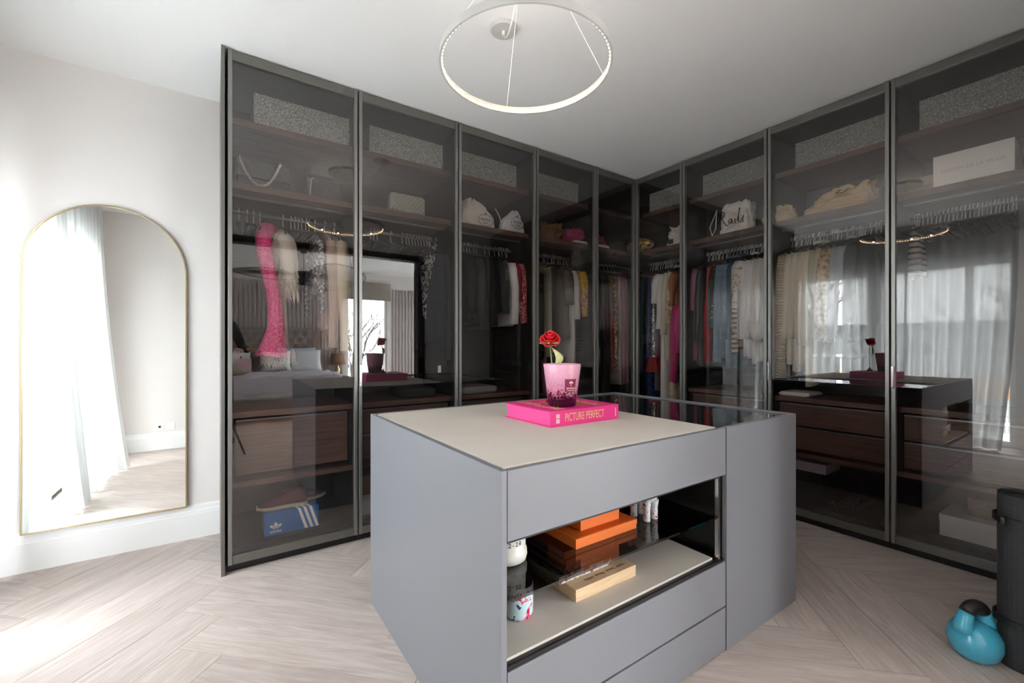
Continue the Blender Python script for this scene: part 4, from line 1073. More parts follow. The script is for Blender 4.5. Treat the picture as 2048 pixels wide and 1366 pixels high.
# shoes and boxes in the bottom of the wardrobe
zb = BASE
M_BLU = mat('bright_blue_card', (16, 104, 176), .5); M_WHT = mat('white_ink', (240, 242, 244), .6)
t = thing('shoe_box', 'bright blue shoe box with three white stripes at the bottom of the first unit', 'box', (.375, 2.92, zb))
sx0, sx1, sy0 = .233, .516, 2.80
MB().box(sx0+.002, sx1-.002, sy0+.002, sy0+.20, zb, zb+.10).obj('box_body', M_BLU, t)
MB().box(sx0, sx1, sy0, sy0+.202, zb+.085, zb+.128).obj('lid', M_BLU, t)
for k in range(3):
    x = .402+k*.030
    m = MB(); z_a, z_b = zb+.004, zb+.128; xo = .040
    vs = [(x+xo, sy0-.0008, z_a), (x+xo+.016, sy0-.0008, z_a), (x+.016, sy0-.0008, z_b), (x, sy0-.0008, z_b)]
    m.add(vs, [(0, 1, 2, 3)]); m.add([(x, sy0-.0008, z_b+.0006), (x+.016, sy0-.0008, z_b+.0006), (x-.05, sy0+.19, z_b+.0006), (x-.066, sy0+.19, z_b+.0006)], [(0, 1, 2, 3)])
    m.obj('stripe', M_WHT, t)
text('lettering', 'adidas', .024, M_WHT, t, (.290, sy0-.0008, zb+.022), R_F, 1, .0006)
m = MB()
for a, ln in ((PI/2, .036), (PI/2+.95, .036), (PI/2-.95, .036)):
    c0 = Vector((.290, sy0-.001, zb+.038)); d_ = Vector((math.cos(a), 0, math.sin(a))); e_ = Vector((-math.sin(a), 0, math.cos(a)))
    vs = []
    for k in range(12):
        th = 2*PI*k/12; vs.append(c0+d_*(ln*.55+ln*.5*math.cos(th))*.95+e_*(ln*.23*math.sin(th)))
    m.add(vs, [tuple(range(12))])
m.obj('trefoil', M_WHT, t)
for k in range(3): MB().box(.268, .312, sy0-.0016, sy0-.0012, zb+.040+k*.005, zb+.0418+k*.005).obj('trefoil_bar', M_BLU, t)

def shoe(label, loc, rz, m, group=None, tilt=0):
    t = thing('trainer', label, 'shoe', loc, group=group)
    M = Matrix.Translation(loc) @ Matrix.Rotation(rz, 4, 'Z') @ Matrix.Rotation(tilt, 4, 'Y')
    def ring(x, w_, z0, z1, n=14):
        return [(x, w_*math.cos(2*PI*k/n)*(1 if math.sin(2*PI*k/n) < 0 else .8), (z0+z1)/2+(z1-z0)/2*math.sin(2*PI*k/n)) for k in range(n)]
    st = [(-.125, .02, .02, .075), (-.11, .032, .012, .095), (-.07, .034, .012, .098), (-.03, .034, .012, .092), (.02, .037, .012, .075), (.06, .042, .012, .055), (.10, .038, .014, .042), (.13, .02, .018, .034)]
    MB().loft([ring(*s) for s in st]).xf(M).obj('upper', m, t, smooth=True)
    so = [(-.13, .022), (-.11, .036), (-.03, .033), (.05, .043), (.10, .041), (.137, .02)]
    MB().loft([[(x, -w_, .002+.02*max(0, x-.06)*4), (x, w_, .002+.02*max(0, x-.06)*4), (x, w_*.98, .018+.02*max(0, x-.06)*4), (x, -w_*.98, .018+.02*max(0, x-.06)*4)] for x, w_ in so]).xf(M).obj('sole', mat('cream_sole', (206, 200, 176), .6), t)
    lc = MB()
    for k in range(4): lc.tube([(-.01+k*.018, -.022, .088-k*.008), (-.01+k*.018, 0, .097-k*.010), (-.01+k*.018, .022, .088-k*.008)], .0025, 5)
    lc.xf(M).obj('laces', mat('plum_laces', (120, 60, 84), .8), t)
    return t
M_PLUM = mat('plum_suede', (96, 36, 54), .9, bump=.2, bscale=60)
shoe('plum trainer on the left of the blue box, toe pointing to the mirror', (.335, 2.87, zb+.129), PI*.97, M_PLUM)
shoe('plum trainer on the right of the blue box, toe pointing to the corner', (.445, 2.93, zb+.129), .2, M_PLUM)
lidbox('shoe_box', 'pale grey shoe box in the bottom of the second unit, mostly behind the island', .742, .86, 2.80, 3.12, zb, zb+.115, mat('pale_grey_card', (206, 208, 216), .7))
lidbox('shoe_box', 'brown cardboard box on top of the pale grey shoe box', .755, .86, 2.84, 3.12, zb+.115, zb+.24, mat('kraft_card', (134, 108, 84), .8))
lidbox('shoe_box', 'white shoe box low in the last unit beside the yoga mat', XB+.10, XB+.38, .27, .655, zb+.02, zb+.138, mat('cool_white_card', (214, 218, 226), .6), lid=.3)
bpy.data.objects[[o.name for o in bpy.data.objects if o.get('label', '').startswith('white shoe box low')][0]].location
lidbox('shoe_box', 'brown wooden box stacked on the low white shoe box', XB+.20, XB+.40, .24, .56, zb+.138, zb+.235, wood('brown_box_wood', (104, 82, 62), (142, 116, 90), .6))
o = MB().box(XB+.08, XB+.42, .22, .70, zb, zb+.02).obj('shelf_riser', M_INT); o['label'] = 'thin dark riser board under the low white shoe box'; o['category'] = 'board'
lidbox('shoe_box', 'black shoe box under the lilac grey box, half hidden by the island', XB+.10, XB+.34, 1.22, 1.50, zb, .330, mat('black_card', (20, 19, 20), .6), lid=.2)
lidbox('shoe_box', 'lilac grey shoe box in the third unit, just right of the island', XB+.10, XB+.34, 1.20, 1.50, .330, .395, mat('lilac_card', (150, 142, 152), .7), lid=.4)
# jewelled sandals
def sandal(label, loc, rz):
    t = thing('sandal', label, 'shoe', loc); M = Matrix.Translation(loc) @ Matrix.Rotation(rz, 4, 'Z')
    MB().loft([[(x, -w_, z), (x, w_, z), (x, w_, z+.006), (x, -w_, z+.006)] for x, w_, z in ((-.11, .02, .075), (-.06, .022, .07), (.0, .022, .03), (.05, .033, .004), (.10, .026, .004), (.12, .01, .006))]).xf(M).obj('sole', M_BLACK, t)
    MB().tube([(-.10, 0, .075), (-.103, 0, .002)], [.008, .004], 8).xf(M).obj('heel', M_BLACK, t)
    MB().tube([(.05, -.034, .008), (.05, -.02, .035), (.05, .02, .035), (.05, .034, .008)], .005, 6).xf(M).obj('strap', M_BLACK, t)
    MB().tube([(-.09, -.02, .085), (-.11, -.03, .13), (-.13, 0, .15), (-.11, .03, .13), (-.09, .02, .085)], .004, 6).xf(M).obj('strap', M_BLACK, t)
    MB().sphere((.05, 0, .04), .011, 8, 6).xf(M).obj('jewel', M_CHROME, t, smooth=True)
    MB().sphere((-.13, 0, .15), .007, 8, 6).xf(M).obj('jewel', M_CHROME, t, smooth=True)
sandal('black jewelled heeled sandal at the bottom of the third unit, in front', (3.42, 1.14, zb), 2.4)
sandal('black jewelled heeled sandal behind its pair at the bottom of the third unit', (3.50, 1.05, zb), 2.0)

# ------------------------------------------------------------------ hangers and garments
ZR = 1.985
def ml(run, w_, u, z, c0=None):
    """w along the rail, u depth from the rail, z height"""
    return (w_, YA+.345+u, z) if run == 'A' else (XB+.345+u, w_, z)
HANG = {}
def hanger_meshes(run):
    if run in HANG: return HANG[run]
    P = (lambda w_, u, z: (w_, u, z)) if run == 'A' else (lambda w_, u, z: (u, w_, z))
    h = MB(); pts = []
    for k in range(13):
        a = math.radians(-60+ (240)*k/12); pts.append(P(0, .019*math.cos(a)*1.0, .004+.019*math.sin(a)))
    pts = pts[::-1]+[]
    pts = [P(0, -.017, -.008)] + [P(0, .019*math.cos(math.radians(200-k*20)), .003+.019*math.sin(math.radians(200-k*20))) for k in range(11)] + [P(0, .006, -.035), P(0, 0, -.065)]
    h.tube(pts, .0029, 6)
    s = MB(); s.tube([P(0, -.205, -.125), P(0, -.10, -.090), P(0, 0, -.062), P(0, .10, -.090), P(0, .205, -.125)], [.006, .007, .008, .007, .006], 6)
    s.tube([P(0, -.20, -.126), P(0, .20, -.126)], .004, 6)
    out = []
    for nm, m_, mt in (('hook', h, mat('hook_chrome', (236, 236, 238), .32, .55)), ('shoulder_bar', s, mat('charcoal_velvet', (36, 34, 36), .9))):
        me = bpy.data.meshes.new(nm); me.from_pydata(m_.v, [], m_.f); me.materials.append(mt)
        me.polygons.foreach_set('use_smooth', [True]*len(me.polygons)); out.append((nm, me))
    HANG[run] = out; return out
def hanger(run, w_, label, group):
    t = thing('clothes_hanger', label, 'hanger', ml(run, w_, 0, ZR), group=group)
    t.rotation_euler = (0, 0, random.uniform(-.10, .10))
    for nm, me in hanger_meshes(run):
        o = bpy.data.objects.new(nm, me); COL.objects.link(o); o.parent = t
    return t
UN = {'A': ['first unit from the mirror', 'second unit from the mirror', 'third unit from the mirror', 'fourth unit from the mirror', 'corner unit of the left run'],
      'B': ['corner unit of the right run', 'second unit of the right run', 'third unit of the right run', 'last unit by the yoga mat']}
def unit_of(run, w_):
    if run == 'A': return UN['A'][max(0, min(4, sum(w_ > x for x in bA[1:])))]
    return UN['B'][max(0, min(3, sum(w_ < x for x in bB[1:])))]
def sp(c_, p): return math.copysign(abs(c_)**p, c_)
def garment(name, run, px, label, cat, m, length=.75, top=1.915, w=.205, th=.028, sleeve=.55, sr=.042, flare=.0, folds=.006, kind='top', sm=None, su=0, seed=None, collar=False, trims=None):
    W = AX(px, YA+.345-w*.9) if run == 'A' else BY(px, XB+.345-w*.9)
    rnd = random.Random(seed if seed is not None else label); ph = rnd.uniform(0, 6); ph2 = rnd.uniform(0, 6)
    t = thing(name, label, cat, ml(run, W, su, top))
    K = 16; N_ = 30; rings = []
    for j in range(K+1):
        s = j/K; d = length*s**1.15
        if kind == 'plain': hw = w*(1+flare*s)
        else:
            nk = .05 if kind == 'top' else .09
            hw = nk+(w-nk)*min(1, (d/.085))**.75 if d < .085 else w*(1-.06*math.sin(min(1, d/.35)*PI)+flare*s)
        ht = th*(.45+.55*min(1, d/.15))*(1+.35*s)
        ring = []
        for i in range(N_):
            a = 2*PI*i/N_; u = hw*sp(math.cos(a), .8); v = ht*sp(math.sin(a), .7)
            v += folds*(s**.7)*(math.sin(u/.028+ph)+.6*math.sin(u/.015+ph2+3*s))
            u += folds*.8*s*math.sin(a*3+ph+5*s)
            z = top-d+(.010*math.sin(a*2+ph) if j == K else 0)
            ring.append(ml(run, W+v, su+u, z))
        rings.append(ring)
    body = MB().loft(rings, cap=True)
    body.obj('body', m, t, smooth=True)
    if sleeve and kind == 'top':
        for sg in (-1, 1):
            pts = []; rr = []
            for k in range(9):
                s = k/8; wob = .010*math.sin(s*4+ph)*s
                pts.append(Vector(ml(run, W+wob+(.012 if sg < 0 else -.008)*s, su+sg*(w-.022+.028*math.sin(min(1, s*2.2)*PI/2)+.008*s), top-.075-sleeve*s)))
                rr.append(sr*(.86+.14*math.cos(s*PI))*(1+.06*math.sin(9*s+ph)))
            rr[0] *= .75
            MB().tube(pts, rr, 12).obj('sleeve', sm or m, t, smooth=True)
    if collar:
        cpts = [ml(run, W+.030*math.sin(a), su+.055*math.cos(a), top+.008+.006*math.cos(2*a)) for a in [2*PI*k/12 for k in range(13)]]
        MB().tube(cpts, .010, 6, False).obj('collar', m, t, smooth=True)
    if trims == 'buttons':
        for k in range(6):
            MB().sphere(ml(run, W-th*1.25 if run == 'B' else W-th*1.25, su-.02, top-.14-k*(length-.2)/6), .006, 8, 5).obj('button', M_CHROME, t)
    if trims == 'pearls':
        for k in range(9): MB().sphere(ml(run, W-.01, su-w-.012-.004*k, top-.10-k*.05), .006, 8, 5).obj('pearl', mat('pearl', (236, 232, 222), .2), t)
    hanger(run, W, 'slim dark clothes-carrying hanger in the '+unit_of(run, W), 'loaded hangers in the '+unit_of(run, W))
    return t
def fab(n, rgb, **k):
    k.setdefault('rough', .9); k.setdefault('bump', .25); k.setdefault('bscale', 35); return mat('cloth_'+n, rgb, **k)
BLK = fab('black', (26, 26, 28)); BLK2 = fab('soft_black', (40, 39, 41)); CHAR = fab('charcoal', (56, 58, 62)); NAVY = fab('navy', (32, 38, 54))
WHT = fab('white', (232, 231, 230)); OFF = fab('offwhite', (222, 217, 206)); IVO = fab('ivory', (226, 218, 198)); CREAM = fab('cream', (212, 202, 178))
BEI = fab('beige', (186, 170, 144)); SAND = fab('sand', (200, 184, 158)); OLV = fab('olive', (112, 106, 90)); GREY = fab('grey', (146, 147, 152)); LIL = fab('lilac', (178, 172, 186))
PINK = fab('pink', (226, 108, 150)); PLUMC = fab('plum', (130, 44, 84)); RED = fab('red', (176, 22, 34)); MAG = fab('magenta', (190, 40, 110)); HOT = fab('hotpink', (232, 84, 158))
KPINK = pattern('pink_knit', [(0, (196, 36, 104)), (.5, (240, 78, 146)), (1, (255, 120, 176))], 'voronoid', 95, rough=.95, bump=1, constant=False)
CABLE = pattern('cable_knit', [(0, (190, 178, 152)), (.5, (216, 206, 182)), (1, (228, 220, 198))], 'Z', 16, rough=.95, bump=1, dist=6, constant=False)
SEQ = pattern('silver_sequins', [(0, (60, 62, 68)), (.35, (150, 152, 158)), (.55, (240, 240, 244)), (.75, (100, 102, 110))], 'voronoi', 110, rough=.25, metal=.5, bump=.4)
TWEED = pattern('red_tweed', [(0, (150, 34, 48)), (.45, (206, 90, 96)), (.6, (236, 214, 204))], 'noise', 90, bump=.4)
YFLO = pattern('yellow_floral', [(0, (206, 160, 40)), (.42, (222, 184, 70)), (.52, (196, 110, 60)), (.60, (224, 206, 190)), (.68, (150, 120, 40))], 'noise', 16, dist=1)
BFLO = pattern('beige_floral', [(0, (222, 206, 176)), (.5, (206, 184, 146)), (.58, (176, 130, 100)), (.64, (230, 220, 200))], 'noise', 20, dist=1.5)
BLUV = pattern('blue_velvet', [(0, (20, 34, 78)), (.48, (36, 62, 120)), (.6, (22, 26, 50))], 'noise', 22, dist=1)
TEAL = fab('teal', (84, 112, 122)); DEN = fab('denim', (112, 138, 164), var=.15, vscale=20); DEN2 = fab('dark_denim', (62, 84, 108), var=.15, vscale=20)
STRB = pattern('blue_peach_stripe', [(0, (58, 92, 112)), (.5, (228, 186, 156))], 'Z', 8, bump=.1, dist=2)
STRK = pattern('black_white_stripe', [(0, (234, 232, 228)), (.72, (24, 24, 26))], 'Z', 9, bump=.1)
SNAKE = pattern('beige_snake', [(0, (120, 90, 70)), (.4, (190, 160, 134)), (.6, (222, 206, 190))], 'voronoi', 60, bump=.2)
ROSEG = pattern('rose_sequin', [(0, (120, 84, 70)), (.4, (196, 150, 130)), (.7, (228, 200, 184))], 'voronoi', 80, rough=.35, metal=.3)
PAIS = pattern('pale_print', [(0, (228, 224, 218)), (.55, (200, 190, 180)), (.62, (170, 150, 130))], 'noise', 30, dist=1)
LEA = mat('black_leather', (34, 34, 37), .3, bump=.2, bscale=20)
RUFF = pattern('ruffled_gold_beige', [(0, (112, 90, 62)), (.4, (172, 148, 110)), (1, (222, 204, 168))], 'voronoid', 38, rough=.9, bump=1, constant=False)

def strands(par, run, W, u0, z0, z1, r, n, m, name='fringe', rnd=None):
    rnd = rnd or random.Random(5); mb = MB()
    for k in range(n):
        a = rnd.uniform(0, 2*PI); z = rnd.uniform(z1, z0); rad = r*rnd.uniform(.75, 1)
        p0 = Vector(ml(run, W+rad*math.cos(a)*.9, u0+rad*math.sin(a), z)); L = rnd.uniform(.05, .10)
        p1 = p0+Vector((math.cos(a)*.014+rnd.uniform(-.006, .006), math.sin(a)*.014, -L*.5)); p2 = p1+Vector((rnd.uniform(-.008, .008), rnd.uniform(-.006, .006), -L*.55))
        mb.tube([p0, p1, p2], [.0032, .0028, .0008], 4, False)
    o = mb.obj(name, m, par); o['kind'] = 'stuff'; return o
M_SHAG = mat('cream_shag', (216, 210, 194), .95)

# unit 1 (seen almost edge on)
t = thing('knitted_jumper', 'bright pink chunky knitted jumper with one long wide sleeve hanging down', 'jumper', ml('A', AX(548), -.15, 1.9))
Wp = AX(545, 2.86)
def pt(px, py, Y=2.86): return Vector((AX(px, Y), Y, AZ(px, py, Y)))
MB().tube([pt(542, 468, 2.97), pt(531, 462, 2.92), pt(526, 478), pt(529, 505), pt(536, 540), pt(545, 580), pt(551, 620), pt(552, 655), pt(548, 688), pt(545, 706)],
          [.022, .034, .042, .042, .038, .037, .040, .046, .066, .080], 20, cap=False).obj('sleeve', KPINK, t, smooth=True)
q = pt(545, 706); ringp = [q+Vector((.078*math.cos(a), .078*math.sin(a), .006*math.cos(a*3)+.012*math.sin(a))) for a in [2*PI*k/20 for k in range(21)]]
MB().tube(ringp, .011, 8, False).obj('cuff', KPINK, t, smooth=True)
MB().tube([pt(524, 464, 2.93), pt(532, 457, 3.0), pt(545, 460, 3.08)], [.03, .04, .035], 14).obj('shoulder', KPINK, t, smooth=True)
hanger('A', AX(520, 3.045), 'slim dark clothes-carrying hanger in the first unit from the mirror', 'loaded hangers in the first unit from the mirror')
t = thing('shaggy_waistcoat', 'cream shaggy fur waistcoat hanging right beside the pink sleeve', 'waistcoat', ml('A', AX(575), -.1, 1.9))
MB().tube([pt(562, 466, 2.98), pt(568, 480, 2.93), pt(573, 520, 2.93), pt(577, 560, 2.93), pt(577, 590, 2.93)], [.03, .055, .055, .042, .015], 14).obj('body', M_SHAG, t, smooth=True)
rnd = random.Random(6)
mb = MB()
for k in range(420):
    s = rnd.random(); a = rnd.uniform(0, 2*PI); c0 = pt(564+14*s, 470+115*s, 2.93); r_ = .062*(1-.5*s*s)
    p0 = c0+Vector((math.cos(a)*r_*.9, math.sin(a)*r_*.6, 0)); p1 = p0+Vector((math.cos(a)*.018, math.sin(a)*.01, -.03)); p2 = p1+Vector((rnd.uniform(-.012, .012), 0, -rnd.uniform(.02, .05)))
    mb.tube([p0, p1, p2], [.0035, .003, .0008], 4, False)
mb.obj('shaggy_pile', M_SHAG, t, kind='stuff')
hanger('A', AX(566, 3.045), 'slim dark clothes-carrying hanger in the first unit from the mirror', 'loaded hangers in the first unit from the mirror')
t = thing('fringed_scarf', 'cream long fringed scarf whose ends show below the pink sleeve', 'scarf', ml('A', AX(556), 0, 1.9))
MB().tube([pt(552, 470, 3.06), pt(556, 600, 3.02), pt(556, 700, 3.0)], [.03, .045, .06], 12).obj('body', M_SHAG, t, smooth=True)
mb = MB()
for k in range(120):
    u = rnd.uniform(-1, 1); p0 = pt(556+34*u, 704+rnd.uniform(-6, 6), 2.99+rnd.uniform(-.03, .03)); mb.tube([p0, p0+Vector((rnd.uniform(-.01, .01), 0, -.04)), p0+Vector((rnd.uniform(-.02, .02), 0, -rnd.uniform(.06, .085)))], [.003, .0025, .0008], 4, False)
mb.obj('fringe', M_SHAG, t, kind='stuff')
garment('lace_top', 'A', 640, 'narrow silver lace top between the shaggy waistcoat and the beige trousers', 'top', pattern('silver_lace', [(0, (90, 90, 94)), (.5, (206, 204, 202)), (.7, (130, 130, 134))], 'voronoi', 70), length=.38, sleeve=.45, sr=.022, w=.19, th=.018)
garment('blouse', 'A', 662, 'dusty pink blouse with a long sleeve beside the beige jacket', 'blouse', fab('dusty', (188, 164, 150)), length=.62, sleeve=.66, sr=.036, th=.025)
garment('jacket', 'A', 683, 'beige cotton jacket with long sleeves and gathered cuffs in the first unit', 'jacket', SAND, length=.66, sleeve=.68, sr=.052, th=.032)
garment('cardigan', 'A', 706, 'short cream cardigan right of the beige jacket by the door frame', 'cardigan', IVO, length=.20, sleeve=.2, sr=.03, w=.17)
garment('trousers', 'A', 716, 'beige trousers with two loose drawstring ends hanging low', 'trousers', BEI, kind='plain', w=.10, th=.02, length=.5, sleeve=0)
# unit 2
garment('scarf', 'A', 872, 'black and white fluffy scarf dangling in the second unit', 'scarf', pattern('bw_fluff', [(0, (30, 30, 32)), (.48, (214, 210, 204)), (.6, (60, 58, 58))], 'noise', 30, bump=1), kind='plain', w=.17, th=.02, length=.52, sleeve=0, flare=-.8)
garment('coat', 'A', 893, 'dark green grey coat behind the fluffy scarf in the second unit', 'coat', CHAR, length=.95, sleeve=.75)
garment('coat', 'A', 906, 'long black coat at the right edge of the second unit', 'coat', BLK2, length=1.0, sleeve=.7)
garment('jacket', 'A', 880, 'dark navy jacket with a white paper tag in the second unit', 'jacket', NAVY, length=.7, sleeve=.68)
o = MB().box(AX(878, 2.84)-.01, AX(878, 2.84)+.014, 2.835, 2.838, 1.00, 1.05).obj('swing_tag', M_WHITEP); o['label'] = 'small white swing tag on the dark sleeve in the second unit'; o['category'] = 'tag'
# unit 3
garment('coat', 'A', 938, 'black beaded coat at the left side of the third unit', 'coat', BLK, length=.55, sleeve=.4)
garment('coat', 'A', 958, 'black jacket second from the left in the third unit', 'jacket', BLK2, length=.55, sleeve=.5)
garment('jacket', 'A', 978, 'black wool jacket in the middle of the third unit', 'jacket', BLK, length=.6, sleeve=.5)
garment('jacket', 'A', 1004, 'dark grey jacket in front of the white blouse in the third unit', 'jacket', CHAR, length=.46, sleeve=.4)
garment('blouse', 'A', 1024, 'white blouse beside the red tweed jacket in the third unit', 'blouse', WHT, length=.56, sleeve=.48)
garment('cardigan', 'A', 1030, 'dark crimson cardigan squeezed between white blouse and red tweed jacket', 'cardigan', fab('crimson', (130, 20, 50)), length=.42, sleeve=.3)
garment('jacket', 'A', 1040, 'red and white tweed jacket in the third unit', 'jacket', TWEED, length=.46, sleeve=.47)
garment('dress', 'A', 1052, 'black dress with a line of pearl studs next to the red tweed jacket', 'dress', BLK, length=.9, sleeve=.4, trims='pearls')
garment('dress', 'A', 1062, 'plain black dress at the right edge of the third unit', 'dress', BLK2, length=1.0, sleeve=.5)
# unit 4
garment('trousers', 'A', 1084, 'black trousers at the left of the fourth unit', 'trousers', BLK, kind='plain', length=.85, w=.12, sleeve=0)
garment('trousers', 'A', 1100, 'pale grey green trousers beside the olive jacket', 'trousers', fab('sage', (168, 166, 152)), kind='plain', length=1.0, w=.10, th=.02, sleeve=0)
garment('jacket', 'A', 1132, 'olive linen jacket with elbow length sleeves turned towards the room', 'jacket', OLV, length=.66, sleeve=.30, sr=.055, th=.035)
garment('dress', 'A', 1146, 'white long shirt dress showing below the olive jacket', 'dress', WHT, length=.88, sleeve=.42)
garment('blouse', 'A', 1163, 'mustard yellow floral blouse beside the olive jacket', 'blouse', YFLO, length=.42, sleeve=.40, sr=.05)
garment('skirt', 'A', 1168, 'tan snake print skirt hanging below the yellow floral blouse', 'skirt', SNAKE, length=.7, kind='plain', w=.16, sleeve=0)
garment('jacket', 'A', 1176, 'dark jacket to the right of the yellow floral blouse', 'jacket', BLK2, length=.5, sleeve=.45)
garment('jacket', 'A', 1186, 'black jacket at the right edge of the fourth unit', 'jacket', BLK, length=.6, sleeve=.5)
# lower row of unit 4
def folded(label, run, x0, x1, d0, d1, z0, hgt, m, cat='garment', name='folded_garment'):
    a = [x0, x1, YA+d0, YA+d1] if run == 'A' else [XB+d0, XB+d1, x0, x1]
    o = MB().box(*a, z0, z0+hgt, min(.012, hgt*.4)).obj(name, m, origin=((a[0]+a[1])/2, (a[2]+a[3])/2, z0)); o['label'] = label; o['category'] = cat; return o
t = thing('trouser_rail', 'low steel rail for shorter clothes in the fourth unit', 'rail', (2.4, YA+.345, 1.12))
MB().tube([(2.10, YA+.345, 1.12), (2.73, YA+.345, 1.12)], .010, 10).obj('bar', M_STEEL, t, smooth=True)
for k, (px, lab, m_, ln) in enumerate(((1080, 'black skirt on the low rail of the fourth unit', BLK, .3), (1092, 'dusty pink skirt on the low rail of the fourth unit', fab('dusty_pink', (188, 120, 150)), .34), (1104, 'charcoal shorts on the low rail of the fourth unit', CHAR, .3),
        (1120, 'grey striped skirt on the low rail of the fourth unit', GREY, .42), (1136, 'pale blue grey skirt on the low rail behind the rose', fab('bluegrey', (150, 164, 176)), .45), (1152, 'blue check shirt on the low rail right of the rose', fab('check', (96, 116, 140), var=.4, vscale=40), .5), (1168, 'grey silk skirt on the low rail of the fourth unit', fab('silk', (140, 142, 150)), .62), (1182, 'long dark slip at the right end of the low rail', BLK2, .6))):
    W_ = AX(px, YA+.345-.14); rings = []
    for j in range(9):
        s = j/8; rings.append([ml('A', W_+.016*sp(math.sin(a), .7)*(1+s)+.006*s*math.sin(5*a+k), .14*(1+.15*s)*sp(math.cos(a), .8), 1.09-ln*s) for a in [2*PI*i/22 for i in range(22)]])
    o = MB().loft(rings).obj('skirt', m_, smooth=True, origin=ml('A', W_, 0, 1.09)); o['label'] = lab; o['category'] = 'skirt' if 'shirt' not in lab else 'shirt'
# corner (unit 5)
for px, lab, m_, ln, nm in ((1200, 'black evening dress beside the door frame in the corner unit', BLK, 1.2, 'dress'), (1208, 'charcoal dress in the corner unit', CHAR, 1.2, 'dress'), (1216, 'black velvet dress in the corner unit', BLK2, 1.3, 'dress'), (1224, 'olive gold dress in the corner unit', fab('olive_gold', (120, 108, 70)), .9, 'dress'),
        (1232, 'rose gold sequin dress in the corner unit', ROSEG, .95, 'dress'), (1240, 'pale grey silk dress in the corner unit', fab('pale_silk', (190, 190, 188)), 1.1, 'dress'), (1247, 'dusty pink dress in the corner unit', fab('dusty_rose', (196, 128, 148)), 1.1, 'dress'), (1253, 'mauve dress at the right end of the corner unit', fab('mauve', (150, 110, 128)), 1.1, 'dress')):
    garment(nm, 'A', px, lab, 'dress', m_, kind='strap', length=ln, w=.17, sleeve=0, th=.03)
# right run, corner unit
for px, lab, m_, kw in ((1283, 'pale teal tulle dress at the corner end of the right run', TEAL, dict(kind='strap', length=1.0, w=.19)),
        (1290, 'dark blue dress beside the pale teal dress', NAVY, dict(kind='strap', length=1.1, w=.19)),
        (1298, 'long blue velvet dress with dark pattern', BLUV, dict(kind='strap', length=1.55, w=.19)),
        (1308, 'glittering silver sequin dress in the right run', SEQ, dict(kind='strap', length=.98, w=.2)),
        (1314, 'mauve pleated dress beside the silver sequin dress', fab('mauve2', (112, 96, 108)), dict(kind='strap', length=1.15, w=.19)),
        (1318, 'white lace top with short puffed sleeves', WHT, dict(length=.5, sleeve=.26, sr=.05)),
        (1326, 'long white wide leg jumpsuit in the right run', WHT, dict(length=1.5, sleeve=.5, sr=.04)),
        (1334, 'ivory long coat with lapels in the right run', OFF, dict(length=.86, sleeve=.55, collar=True)),
        (1344, 'long beige floral dress in the right run', BFLO, dict(length=1.5, sleeve=.45)),
        (1350, 'rust coloured top half hidden behind the door frame', fab('rust', (150, 84, 44)), dict(length=.5, sleeve=.3)),
        (1354, 'magenta blouse with a gathered cuff', MAG, dict(top=1.62, length=.5, sleeve=.68, sr=.05)),
        (1361, 'hot pink jacket at the right of the corner unit', HOT, dict(length=.5, sleeve=.42, top=1.62))):
    garment('dress' if 'dress' in lab else 'jumpsuit' if 'jumpsuit' in lab else 'coat' if 'coat' in lab else 'top' if 'top' in lab else 'blouse' if 'blouse' in lab else 'jacket', 'B', px, lab, 'dress' if 'dress' in lab else 'clothing', m_, **dict(dict(th=.03, sleeve=0), **kw))
t = thing('handbag', 'small red leather handbag hanging in the corner of the right run', 'handbag', (XB+.15, 2.60, 1.02))
MB().loft([[(XB+.12, 2.54, .94), (XB+.2, 2.54, .94), (XB+.2, 2.68, .94), (XB+.12, 2.68, .94)], [(XB+.13, 2.57, 1.08), (XB+.19, 2.57, 1.08), (XB+.19, 2.65, 1.08), (XB+.13, 2.65, 1.08)]]).obj('bag_body', mat('red_leather', (140, 46, 40), .4), t, bevel=.006)
MB().tube([(XB+.16, 2.575, 1.08), (XB+.16, 2.585, 1.17), (XB+.16, 2.635, 1.17), (XB+.16, 2.645, 1.08)], .005, 6).obj('handle', MATS['red_leather'], t, smooth=True)
